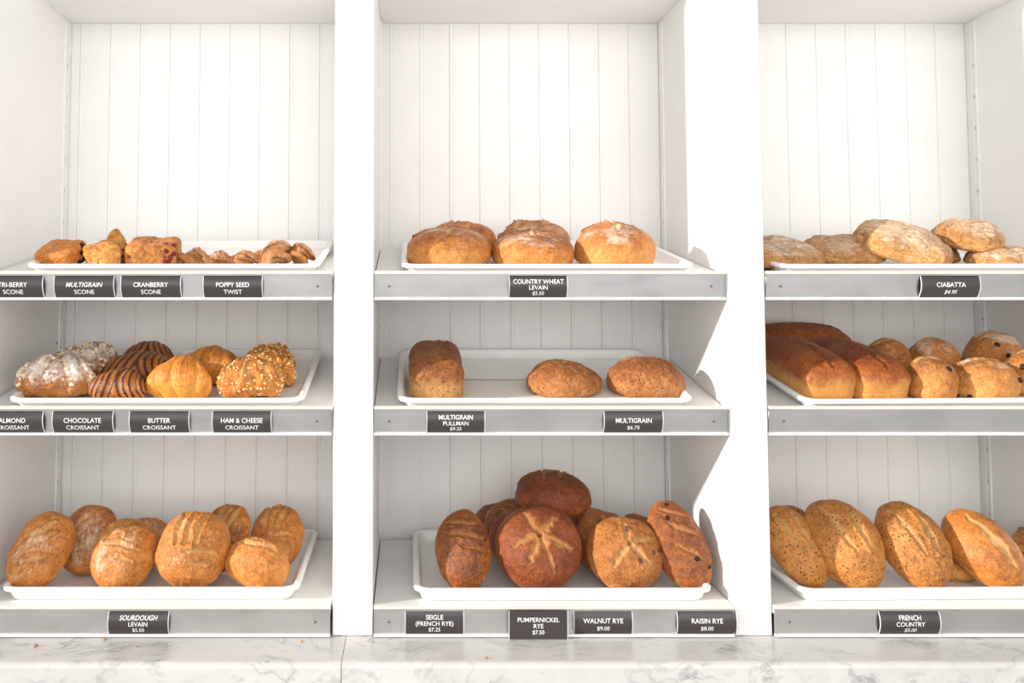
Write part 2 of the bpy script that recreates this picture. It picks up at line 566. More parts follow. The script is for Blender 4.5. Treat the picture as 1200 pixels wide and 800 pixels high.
# dark open screw holes seen in the side walls
for (x, y, z) in ((-0.077, 0.44, 1.578), (-0.077, 0.44, 1.285), (-0.958, 0.44, 1.535)):
    cpart('screw_hole', MB().disc((x + 0.0012, y, z), 0.0032, 'x', -0.0008, 10), M['screw'])

# ------------------------------------------------------------------ marble counter: two slabs
def slab(name, x0, x1, label):
    yf, yb, zt, zb = -0.142, DEPTH + 0.05, CT, CT - 0.16
    prof = [(yb, zt)]
    prof += [(yf + 0.012 - 0.012 * math.sin(R(q)), zt - 0.012 + 0.012 * math.cos(R(q))) for q in range(0, 91, 9)] + [(yf, zb), (yb, zb)]
    o = MB().prism(prof, 'x', x0, x1).build(name, M['marble'])
    return tag(o, label, 'countertop')


s1 = slab('marble_slab', -1.35, -0.1355, 'grey-white marble counter slab under the croissant and sourdough bay, left of the joint')
s2 = slab('marble_slab', -0.1340, 1.95, 'long white veined marble counter slab running right from the joint below the middle bay')
g = MB().prism([(-0.1345, CT - 0.0016), (-0.1345, CT - 0.15), (DEPTH, CT - 0.15), (DEPTH, CT - 0.0016)], 'x', -0.1355, -0.1340).build('joint_filler', M['grout'], s2)

base = MB().box(-1.30, 1.90, -0.11, DEPTH + 0.04, 0.0, CT - 0.161, 0.003).build('counter_base', M['white_paint'])
tag(base, 'white painted counter base under the marble slabs', None, None, 'structure')

# ------------------------------------------------------------------ shelves
ROWS = {1: (1.718, 10.8), 2: (1.419, 11.0), 3: (0.9865, 1.6)}
SINK = {1: 0.013, 2: 0.013, 3: 0.0}   # board surface below the top of the front rail
FH = 0.0645
SHELF_M = {}


def frame(bay, row):
    x0, x1 = BAYS[bay]
    z, t = ROWS[row]
    return Matrix.Translation(((x0 + x1) / 2, -0.004, z)) @ Matrix.Rotation(R(t), 4, 'X')


SHELF_LABEL = {
    ('left', 1): 'upper left shelf with a metal front rail, holding scones and twists',
    ('left', 2): 'middle left shelf with a metal front rail, holding croissants',
    ('left', 3): 'lowest left shelf with a metal front rail, holding sourdough loaves',
    ('middle', 1): 'upper middle shelf with a metal front rail, holding country wheat loaves',
    ('middle', 2): 'half empty middle shelf with a metal front rail, holding three multigrain loaves',
    ('middle', 3): 'lowest middle shelf with a metal front rail, holding dark rye loaves',
    ('right', 1): 'upper right shelf with a metal front rail, holding floury ciabatta',
    ('right', 2): 'middle right shelf whose metal rail has no ticket, holding pullman and raisin loaves',
    ('right', 3): 'lowest right shelf with a metal front rail, holding slashed french country loaves',
}
for bay in BAYS:
    for row in ROWS:
        Mx = frame(bay, row)
        SHELF_M[bay, row] = Mx
        hw = 0.3925
        e = empty('bread_shelf')
        e.matrix_world = Mx
        tag(e, SHELF_LABEL[bay, row], 'shelf', 'shelves of the display case')
        fh = FH if row < 3 else 0.0645
        sk = SINK[row]
        MB().box(-hw, hw, 0.0, 0.472, -0.018 - sk, -sk, 0.001).build('shelf_board', M['shelf_white'], e)
        # thin edge band over the rail, reflection of the bread painted in as tan
        MB().box(-hw, hw, -0.0045, -0.0003 if sk == 0 else 0.0035, -0.0062, -0.0002).build('edge_band', M['edge'], e)
        rail = MB().box(-hw, hw, -0.0030, -0.0006, -fh + 0.0055, -0.0062)
        rail.box(-hw, hw, -0.0065, -0.0031, -0.0094, -0.0066)
        rail.build('ticket_rail', M['metal'], e)
        MB().box(-hw, hw, -0.0095, -0.0006, -fh, -fh + 0.0052, 0.0008).build('rail_lip', M['edge_white'], e)
        for a_ in (-hw, hw - 0.0025):
            MB().box(a_, a_ + 0.0025, -0.006, -0.0031, -fh + 0.0054, -0.0096).build('rail_end', M['metal'], e)
        MB().box(-hw + 0.01, hw - 0.01, 0.0, 0.018, -fh + 0.001, -0.0185 - sk).build('rail_backing', M['shelf_white'], e)
        for s in (-1, 1):
            MB().disc((s * (hw - 0.033), -0.0040, -0.034), 0.0030, 'y', 0.001, 10, 0.0008).build('rail_screw', M['screw'], e)


# ------------------------------------------------------------------ trays
def rr(hx, hy, r, n=7):
    """rounded rectangle outline"""
    p = []
    for cx, cy, a0 in ((hx - r, hy - r, 0), (-hx + r, hy - r, 90), (-hx + r, -hy + r, 180), (hx - r, -hy + r, 270)):
        for i in range(n + 1):
            a = R(a0 + 90.0 * i / n)
            p.append((cx + r * math.cos(a), cy + r * math.sin(a)))
    return p


TW, TD, TH = 0.332, 0.228, 0.0255     # half width, half depth, height


def tray_mesh(name, th, lo, hi):
    rings = []
    # outside, bottom edge to lip, then inside down to the floor
    for hx, hy, r, z in ((TW - 0.020, TD - 0.020, 0.022, 0.0), (TW - 0.017, TD - 0.017, 0.024, 0.002), (TW - 0.010, TD - 0.010, 0.028, th - 0.009),
                         (TW - 0.001, TD - 0.001, 0.034, th - 0.0085), (TW, TD, 0.035, th - 0.006), (TW, TD, 0.035, th - 0.0025), (TW - 0.002, TD - 0.002, 0.034, th),
                         (TW - 0.012, TD - 0.012, 0.027, th), (TW - 0.0145, TD - 0.0145, 0.025, th - 0.002), (TW - 0.022, TD - 0.022, 0.020, 0.006), (TW - 0.028, TD - 0.028, 0.016, 0.004)):
        rings.append([(x, y, z) for x, y in rr(hx, hy, r)])
    full = len(rings)
    rings = rings[lo:hi]
    n = len(rings[0])
    v = [p for q in rings for p in q]
    f = []
    for k in range(len(rings) - 1):
        for i in range(n):
            f.append((k * n + i, k * n + (i + 1) % n, (k + 1) * n + (i + 1) % n, (k + 1) * n + i))
    if lo == 0:
        f.append(tuple(range(n))[::-1])
    if hi >= full:
        f.append(tuple(range((len(rings) - 1) * n, len(rings) * n)))
    me = mesh(name, v, f, True)
    me.set_sharp_from_angle(angle=R(50))
    return me


def tray_set(th):
    return tray_mesh('tray_wall', th, 0, 4), tray_mesh('tray_rim', th, 3, 9), tray_mesh('tray_floor', th, 8, 99)


T12, T3 = tray_set(TH), tray_set(0.031)
# centre x on the shelf (from the bay centre), front edge depth, yaw
TRAYS = {
    ('left', 1): (0.030, 0.010, 0, 'white plastic tray under the scones and poppy twists'),
    ('left', 2): (-0.002, 0.008, 0, 'white plastic tray full of croissants'),
    ('left', 3): (-0.012, 0.016, 0, 'white plastic tray under the leaning sourdough loaves'),
    ('middle', 1): (-0.002, 0.008, 0, 'white plastic tray under the round country wheat loaves'),
    ('middle', 2): (-0.010, 0.008, 0, 'mostly empty white plastic tray with three multigrain loaves'),
    ('middle', 3): (0.026, 0.010, 0, 'white plastic tray heaped with dark rye loaves'),
    ('right', 1): (-0.030, 0.010, 0.6, 'white plastic tray under the floury ciabatta loaves'),
    ('right', 2): (0.012, 0.006, 1.2, 'white plastic tray under the white pullman and raisin loaves'),
    ('right', 3): (-0.004, 0.014, 1.4, 'white plastic tray under the slashed french country loaves'),
}
TRAY_FLOOR = 0.0045
for (bay, row), (u, vf, yaw, lab) in TRAYS.items():
    o = empty('bread_tray')
    for nm, me_ in zip(('tray_wall', 'tray_rim', 'tray_floor'), T12 if row < 3 else T3):
        link(nm, me_, M['tray'], o)
    o.matrix_world = SHELF_M[bay, row] @ Matrix.Translation((u, vf + TD, 0.0004 - SINK[row])) @ Matrix.Rotation(R(yaw), 4, 'Z')
    tag(o, lab, 'tray', 'white bread trays')

# parchment under the multigrain loaves
pv, pf = [], []
NX, NY = 34, 12
for j in range(NY + 1):
    for i in range(NX + 1):
        x = -0.285 + 0.50 * i / NX
        y = 0.036 + 0.20 * j / NY
        z = TRAY_FLOOR + 0.0012 + (0.0016 * (1 + math.sin(i * 0.9)) + 0.004 * max(0, math.sin(i * 0.5 + 1))) * (1 - j / NY) ** 3
        pv.append((x, y, z))
for j in range(NY):
    for i in range(NX):
        a = j * (NX + 1) + i
        pf.append((a, a + 1, a + NX + 2, a + NX + 1))
po = link('parchment_sheet', mesh('parchment_sheet', pv, pf, True), M['paper'])
po.matrix_world = SHELF_M['middle', 2] @ Matrix.Translation((0, 0, -SINK[2]))
sm = po.modifiers.new('s', 'SOLIDIFY')
sm.thickness = 0.0003
tag(po, 'thin wrinkled sheet of parchment under the multigrain pullman loaf', 'paper')

# ------------------------------------------------------------------ price tickets
def ticket(bay, row, px, width, lines, label, flat=False, ital=(), z0=None, h=0.0495, group='price tickets on the shelf rails', bulge=0.0085, holder=0):
    """px: x on the shelf from the bay centre"""
    e = empty('price_ticket')
    e.matrix_world = SHELF_M[bay, row] @ Matrix.Translation((px, -0.0036 if not flat else -0.0165, (-0.0102 - h / 2) if z0 is None else z0))
    tag(e, label, 'ticket', group)
    hw = width / 2
    bg = 0.0 if flat else bulge

    def surf(z):
        return -bg * (1 - (2 * z / h) ** 2)
    n = 1 if flat else 12
    mb = MB()
    zs = [-h / 2 + h * i / n for i in range(n + 1)]
    prof = [(surf(z) - 0.0005, z) for z in zs] + [(surf(z) + 0.0005, z) for z in reversed(zs)]
    mb.prism(prof, 'x', -hw, hw)
    card = mb.build('card', M['card'], e, True)
    card.data.set_sharp_from_angle(angle=R(40))
    prof2 = [(surf(z) - 0.0009, z) for z in zs] + [(surf(z) + 0.0007, z) for z in reversed(zs)]
    for s in (-1, 1):
        sb = MB().prism(prof2, 'x', s * hw - 0.0009, s * hw + 0.0009)
        sb.build('sleeve_edge', M['sleeve'], e)
    # lettering
    nl = len(lines)
    big = 0.0108 if nl < 3 else 0.0102
    gap = big * (1.52 if nl < 3 else 1.30)
    total = gap * (nl - 1)
    mv, mf = [], []
    for i, s in enumerate(lines):
        price = s.startswith('$')
        size = big * (0.90 if price else 1.0)
        cu = bpy.data.curves.new('t', 'FONT')
        cu.body = s
        cu.align_x = 'CENTER'
        cu.align_y = 'CENTER'
        cu.size = size * 1.33
        cu.offset = 0.00008
        cu.resolution_u = 3
        cu.shear = 0.25 if i in ital else 0.0
        to = bpy.data.objects.new('t', cu)
        COL.objects.link(to)
        bpy.context.view_layer.update()
        me = bpy.data.meshes.new_from_object(to.evaluated_get(bpy.context.evaluated_depsgraph_get()))
        co = np.array([v.co for v in me.vertices])
        wd = co[:, 0].max() - co[:, 0].min()
        k = min(0.96, (width * 0.92) / wd)
        zc = total / 2 - gap * i - (0.0030 if nl < 3 else 0.0012)
        b = len(mv)
        for c in co:
            z = c[1] + zc
            mv.append((c[0] * k, surf(z) - 0.0011, z))
        for p in me.polygons:
            mf.append(tuple(b + q for q in p.vertices))
        bpy.data.objects.remove(to)
        bpy.data.curves.remove(cu)
        bpy.data.meshes.remove(me)
    link('lettering', mesh('lettering', mv, mf), M['ink'], e)
    return e


S = 524.0
def ux(bay, px, row):
    """shelf x for a ticket measured along its rail"""
    k = {1: 1.011, 2: 1.0, 3: 0.981}[row]
    return (px - 478) / S * k - sum(BAYS[bay]) / 2


def tk(bay, row, pa, pb, lines, label, **kw):
    a, b = ux(bay, pa, row), ux(bay, pb, row)
    return ticket(bay, row, (a + b) / 2, b - a, lines, label, **kw)


tk('left', 1, -12, 57, ['TRI-BERRY', 'SCONE'], 'dark ticket lettered TRI-BERRY SCONE on the upper left rail')
tk('left', 1, 70, 139, ['MULTIGRAIN', 'SCONE'], 'dark ticket lettered MULTIGRAIN SCONE', ital=(0,))
tk('left', 1, 147, 216, ['CRANBERRY', 'SCONE'], 'dark ticket lettered CRANBERRY SCONE')
tk('left', 1, 242, 310, ['POPPY SEED', 'TWIST'], 'dark ticket lettered POPPY SEED TWIST')
tk('left', 2, -14, 56, ['ALMOND', 'CROISSANT'], 'dark ticket lettered ALMOND CROISSANT')
tk('left', 2, 67, 137, ['CHOCOLATE', 'CROISSANT'], 'dark ticket lettered CHOCOLATE CROISSANT')
tk('left', 2, 156, 225, ['BUTTER', 'CROISSANT'], 'dark ticket lettered BUTTER CROISSANT')
tk('left', 2, 252, 320, ['HAM & CHEESE', 'CROISSANT'], 'dark ticket lettered HAM & CHEESE CROISSANT')
tk('left', 3, 130, 200, ['SOURDOUGH', 'LEVAIN', '$5.50'], 'dark ticket lettered SOURDOUGH LEVAIN $5.50', ital=(0,))
tk('middle', 1, 595, 662, ['COUNTRY WHEAT', 'LEVAIN', '$5.50'], 'dark ticket lettered COUNTRY WHEAT LEVAIN $5.50')
tk('middle', 2, 500, 567, ['MULTIGRAIN', 'PULLMAN', '$9.25'], 'dark ticket lettered MULTIGRAIN PULLMAN $9.25')
tk('middle', 2, 705, 773, ['MULTIGRAIN', '$6.75'], 'dark ticket lettered MULTIGRAIN $6.75')
tk('middle', 3, 475, 543, ['SEIGLE', '(FRENCH RYE)', '$7.25'], 'dark ticket lettered SEIGLE (FRENCH RYE) $7.25', bulge=0.004)
tk('middle', 3, 595, 663, ['PUMPERNICKEL', 'RYE', '$7.50'], 'flat dark ticket lettered PUMPERNICKEL RYE $7.50, hanging over the rail', flat=True, z0=-0.0368, h=0.0625)
tk('middle', 3, 671, 739, ['WALNUT RYE', '$9.00'], 'dark ticket lettered WALNUT RYE $9.00', bulge=0.006)
tk('middle', 3, 791, 860, ['RAISIN RYE', '$8.00'], 'dark ticket lettered RAISIN RYE $8.00 at the right end of its rail', bulge=0.007)
tk('right', 1, 1070, 1138, ['CIABATTA', '$4.95'], 'dark ticket lettered CIABATTA $4.95', ital=(1,))
tk('right', 3, 1026, 1096, ['FRENCH', 'COUNTRY', '$5.00'], 'dark ticket lettered FRENCH COUNTRY $5.00', ital=(2,))


# ------------------------------------------------------------------ bread shapes
#<SHAPES
import numpy as np, math


def _hash(i, j, k, s):
    h = (i.astype(np.uint32) * np.uint32(374761393) + j.astype(np.uint32) * np.uint32(668265263) + k.astype(np.uint32) * np.uint32(2147483647) + np.uint32((s * 974711) & 0xffffffff))
    h = (h ^ (h >> np.uint32(13))) * np.uint32(1274126177)
    h = h ^ (h >> np.uint32(16))
    return (h & np.uint32(0xffff)).astype(np.float64) / 65535.0


def vnoise(P, s):
    F = np.floor(P)
    t = P - F
    t = t * t * (3 - 2 * t)
    I = F.astype(np.int64) + 4096
    r = 0
    for a in (0, 1):
        for b in (0, 1):
            for c in (0, 1):
                w = (t[:, 0] if a else 1 - t[:, 0]) * (t[:, 1] if b else 1 - t[:, 1]) * (t[:, 2] if c else 1 - t[:, 2])
                r = r + w * _hash(I[:, 0] + a, I[:, 1] + b, I[:, 2] + c, s)
    return r * 2 - 1


def fbm(P, size, s, oct=3):
    r, a, q = 0, 1.0, P / size
    for o in range(oct):
        r = r + a * vnoise(q, s + o * 7)
        q = q * 2.03 + 5.1
        a *= 0.5
    return r / 1.75


_CS = {}


def cube_sphere(n):
    if n in _CS:
        return _CS[n]
    g = np.tan(np.linspace(-math.pi / 4, math.pi / 4, n + 1))
    a, b = np.meshgrid(g, g, indexing='ij')
    one = np.ones_like(a)
    vs, fs, base = [], [], 0
    for ax, sg in ((0, 1), (0, -1), (1, 1), (1, -1), (2, 1), (2, -1)):
        p = [None] * 3
        p[ax] = one * sg
        p[(ax + 1) % 3] = a
        p[(ax + 2) % 3] = b
        v = np.stack([q.ravel() for q in p], 1)
        idx = np.arange((n + 1) ** 2).reshape(n + 1, n + 1) + base
        q = np.stack([idx[:-1, :-1], idx[1:, :-1], idx[1:, 1:], idx[:-1, 1:]], -1).reshape(-1, 4)
        if sg < 0:
            q = q[:, ::-1]
        vs.append(v)
        fs.append(q)
        base += len(v)
    v = np.concatenate(vs)
    f = np.concatenate(fs)
    v /= np.linalg.norm(v, axis=1)[:, None]
    key = np.round(v * 1e5).astype(np.int64)
    _, first, inv = np.unique(key, axis=0, return_index=True, return_inverse=True)
    inv = inv.ravel()
    _CS[n] = (v[first], inv[f])
    return _CS[n]


def sstep(a, b, x):
    t = np.clip((x - a) / (b - a), 0, 1)
    return t * t * (3 - 2 * t)


def seg_dist(X, Y, p, q):
    dx, dy = q[0] - p[0], q[1] - p[1]
    L = dx * dx + dy * dy + 1e-12
    t = np.clip(((X - p[0]) * dx + (Y - p[1]) * dy) / L, 0, 1)
    ex, ey = X - p[0] - t * dx, Y - p[1] - t * dy
    side = np.sign(dx * ey - dy * ex)
    return np.hypot(ex, ey), side, t


def loaf(a, b, c, seed, n=44, p=2.2, q=2.2, low=0.62, flat=0.72, taper=0.0, rough=0.0028, fine=0.0009, scores=(), lump=0.05, bend=0.0, wrinkle=0.0, mush=0.0, dent=(), qlow=None, wedge=0.0):
    """a, b half length and half width, c height of the crust above the widest line; low*c lies below it"""
    d, f = cube_sphere(n)
    cz = np.where(d[:, 2] > 0, c, c * low)
    if qlow:
        q = np.where(d[:, 2] > 0, q, qlow)
    e = ((np.abs(d[:, 0]) / a) ** p + (np.abs(d[:, 1]) / b) ** p) ** (q / p) + (np.abs(d[:, 2]) / cz) ** q
    P = d * (e ** (-1.0 / q))[:, None]
    zz = -flat * low * c
    z = P[:, 2]
    z = np.where(z < zz, zz + (z - zz) * 0.12, z)
    P = np.stack([P[:, 0], P[:, 1], z], 1)
    t = P[:, 0] / a
    if taper:
        k = 1 - taper * t * t
        P[:, 1] *= k
        P[:, 2] *= 1 - taper * 0.7 * t * t
    if wedge:
        P[:, 1] *= 1 - wedge * (t + 1) / 2
        P[:, 0] *= 1.0 - 0.06 * np.cos(P[:, 1] / b * 2)
    if mush:
        k = 1 + mush * np.exp(-((P[:, 2] - 0.25 * c) / (0.30 * c)) ** 2)
        P[:, 1] *= k
        P[:, 0] *= 1 + (k - 1) * 0.6
    if bend:
        P[:, 1] += bend * a * (t * t - 0.3)
    Nn = P / np.array([a * a, b * b, c * c])
    Nn /= np.linalg.norm(Nn, axis=1)[:, None] + 1e-9
    off = np.array([seed * 1.37, seed * 0.71, seed * 2.11])
    s = min(a, b)
    big = fbm(P + off, s * 0.9, seed, 2) * lump * s
    med = fbm(P + off, 0.030, seed + 3, 3) * rough
    fn = fbm(P + off, 0.008, seed + 5, 2) * fine
    up = sstep(-0.35 * low * c, 0.25 * c, P[:, 2])
    D = big + med + fn
    if wrinkle:
        w = P.copy()
        w[:, 0] *= 0.45
        w += fbm(P + off, 0.05, seed + 9, 2)[:, None] * 0.018
        r = np.abs(vnoise(w / 0.016 + 9, seed + 11))
        D = D - wrinkle * np.exp(-(r / 0.22) ** 2) * up
    sc = np.zeros(len(P))
    for (u0, v0, u1, v1, w, dep, ear) in scores:
        X = P[:, 0] + fbm(P + off, 0.016, seed + 13, 3) * w * 1.5
        Y = P[:, 1] + fbm(P + off + 3, 0.016, seed + 17, 3) * w * 1.5
        ds, side, tt = seg_dist(X, Y, (u0 * a, v0 * b), (u1 * a, v1 * b))
        topm = sstep(0.0, 0.25 * c, P[:, 2])
        wid = w * (0.55 + 0.6 * np.sin(np.clip(tt, 0.03, 0.97) * math.pi))
        g = np.exp(-(ds / wid) ** 2) * topm
        D = D - dep * g + ear * np.exp(-((ds - 1.7 * wid) / (0.9 * wid)) ** 2) * topm * (0.35 + 0.65 * (side > 0))
        sc = np.maximum(sc, np.exp(-(ds / (wid * 1.15)) ** 4) * topm)
    for (u0, v0, r, dep) in dent:
        ds = np.hypot(P[:, 0] - u0 * a, P[:, 1] - v0 * b)
        D = D + dep * np.exp(-(ds / r) ** 2) * (P[:, 2] > 0)
    D = D * sstep(zz - 0.002, zz + 0.012, P[:, 2]) 
    top = sstep(zz * 1.05, c * 0.95, P[:, 2])
    P = P + Nn * D[:, None]
    return dict(v=P, f=f, attrs=dict(top=top, score=sc))


def grid_faces(nu, nv):
    i, j = np.meshgrid(np.arange(nu - 1), np.arange(nv), indexing='ij')
    a = i * nv + j
    b = i * nv + (j + 1) % nv
    return np.stack([a, b, b + nv, a + nv], -1).reshape(-1, 4)


def croissant(a, b, c, seed, n=44, seg=3.6, amp=0.10, slant=0.35, horn=0.5, rough=0.0016, sharp=0.0, pinch=1.9, skew=0.0):
    """a half length, b half depth, c half height; crescent horns towards -y; rolled layers as puffed bands"""
    nu, nv = 150, 56
    t = np.linspace(-0.995, 0.995, nu)
    th = np.linspace(0, 2 * math.pi, nv, endpoint=False)
    T, H = [x.ravel() for x in np.meshgrid(t, th, indexing='ij')]
    env = (1 - np.abs(T) ** pinch) ** 0.62
    env = np.maximum(env, 0.02) + 0.10 * (1 - np.abs(T) ** 12)
    k = np.abs(T - skew) * seg + slant * np.sin(H) * 0.5 + 0.12 * np.sin(H * 2 + seed) + 0.5
    # centre layer is one broad band
    fr = k - np.floor(k)
    puff = np.sqrt(np.clip(np.sin(math.pi * fr), 0, 1))
    if sharp:
        puff = (1 - sharp) * puff + sharp * (1 - fr)
    rad = env * (1 + amp * (puff - 0.6))
    y0 = horn * a * T * T
    # leave the tube round the bent centre line
    tx, ty = np.ones_like(T), 2 * horn * T
    L = np.hypot(tx, ty)
    nx, ny = -ty / L, tx / L
    X = a * T * (1 - 0.06 * np.abs(T)) + nx * b * rad * np.cos(H) * 0.8
    Y = -y0 + ny * b * rad * np.cos(H)
    Z = c * rad * np.sin(H)
    zf = -c * 0.62
    Z = np.where(Z < zf, zf + (Z - zf) * 0.15, Z)
    P = np.stack([X, Y, Z], 1)
    C = np.stack([a * T, -y0, np.zeros_like(T)], 1)
    Nn = P - C
    Nn /= np.linalg.norm(Nn, axis=1)[:, None] + 1e-9
    off = np.array([seed * 1.9, seed, seed * 0.3])
    P = P + Nn * (fbm(P + off, 0.022, seed, 3) * rough)[:, None] * 1.2
    seam = np.exp(-(np.minimum(fr, 1 - fr) / 0.10) ** 2)
    top = sstep(zf, c * 0.9, Z) * (0.55 + 0.45 * puff)
    return dict(v=P, f=grid_faces(nu, nv), attrs=dict(top=top, score=seam * 0.45, band=k))


def twist(a, b, c, seed, n=0, turns=0.75):
    nu, nv = 110, 26
    vs, fs, tp, sc = [], [], [], []
    for s in (0, 1):
        t = np.linspace(-1, 1, nu)
        th = np.linspace(0, 2 * math.pi, nv, endpoint=False)
        T, H = [x.ravel() for x in np.meshgrid(t, th, indexing='ij')]
        ph = s * math.pi + turns * math.pi * T + seed
        env = np.maximum((1 - np.abs(T) ** 3.2), 0.0) ** 0.5
        cy, cz = 0.48 * b * np.cos(ph) * env, 0.48 * c * np.sin(ph) * env
        r = 0.62 * env * (1 + 0.05 * np.sin(T * 17 + seed))
        Y = cy + b * r * np.cos(H)
        Z = cz + c * r * np.sin(H)
        X = a * T + 0.25 * b * np.sin(H + ph) * env
        P = np.stack([X, Y, Z], 1)
        P = P + (fbm(P + seed, 0.014, seed, 3) * 0.0016)[:, None]
        Z = P[:, 2]
        zf = -c * 0.7
        P[:, 2] = np.where(Z < zf, zf + (Z - zf) * 0.2, Z)
        rel = (H - ph - 1.15) % (2 * math.pi)
        rel = np.minimum(rel, 2 * math.pi - rel)
        rel2 = (H - ph - 3.6) % (2 * math.pi)
        rel2 = np.minimum(rel2, 2 * math.pi - rel2)
        wob = 1 + 0.5 * vnoise(P / 0.012, seed + 2)
        sc.append(np.clip(np.exp(-(rel / (0.20 * wob + 0.02)) ** 4) + np.exp(-(rel2 / (0.17 * wob + 0.02)) ** 4), 0, 1))
        tp.append(sstep(-c, c, P[:, 2]))
        fs.append(grid_faces(nu, nv) + s * nu * nv)
        vs.append(P)
    return dict(v=np.concatenate(vs), f=np.concatenate(fs), attrs=dict(top=np.concatenate(tp), score=np.concatenate(sc)))


LEAF = [(-0.45, 0.50, -0.02, 0.30, 0.0050, 0.0045, 0.0030), (-0.12, 0.42, 0.42, -0.45, 0.0055, 0.0055, 0.0035), (-0.42, 0.18, -0.08, -0.60, 0.0050, 0.0050, 0.0035), (0.15, 0.30, 0.66, -0.22, 0.0048, 0.0045, 0.0030), (-0.78, 0.4, -0.74, 0.0, 0.004, 0.003, 0.002)]
FAN = [(-0.05, 0.42, 0.85, 0.42, 0.0052, 0.0055, 0.003), (-0.02, 0.12, 0.85, 0.10, 0.0052, 0.0055, 0.003), (-0.05, -0.16, 0.8, -0.22, 0.0050, 0.005, 0.003),
       (-0.22, 0.10, -0.14, -0.72, 0.0045, 0.004, 0.0025), (-0.50, -0.05, -0.46, -0.62, 0.0042, 0.0036, 0.002)]
FAN2 = [(0.02, 0.46, 0.75, 0.60, 0.0048, 0.0050, 0.003), (0.30, -0.10, 0.62, -0.30, 0.0075, 0.0035, 0.002), (-0.05, 0.55, -0.06, -0.60, 0.0042, 0.0036, 0.003),
        (-0.40, 0.20, -0.40, -0.55, 0.0040, 0.0034, 0.0025)]
STAR = [(0.10, 0.02, -0.10, 0.62, 0.0060, 0.0036, 0.001), (0.10, 0.02, 0.64, 0.30, 0.0085, 0.0034, 0.001), (0.10, 0.02, -0.46, 0.30, 0.0072, 0.0034, 0.001),
        (0.10, 0.02, -0.72, -0.24, 0.0048, 0.0038, 0.001), (0.10, 0.02, -0.20, -0.62, 0.0070, 0.0034, 0.001), (0.10, 0.02, 0.50, -0.30, 0.0085, 0.0034, 0.001), (0.05, 0.0, -0.25, -0.10, 0.008, 0.0034, 0.001)]
CROSS = [(0.0, 0.0, 0.62, 0.10, 0.0055, 0.0040, 0.002), (0.0, 0.0, -0.55, 0.35, 0.0050, 0.0040, 0.002), (0.0, 0.0, -0.45, -0.50, 0.0060, 0.0044, 0.002), (0.0, 0.0, 0.30, -0.62, 0.0050, 0.004, 0.002)]
LONG2 = [(-0.30, 0.26, 0.74, 0.30, 0.0055, 0.0045, 0.003), (-0.38, -0.22, 0.62, -0.30, 0.0055, 0.0050, 0.003)]
LONG1 = [(-0.62, 0.0, 0.70, -0.04, 0.0085, 0.003, 0.0015)]
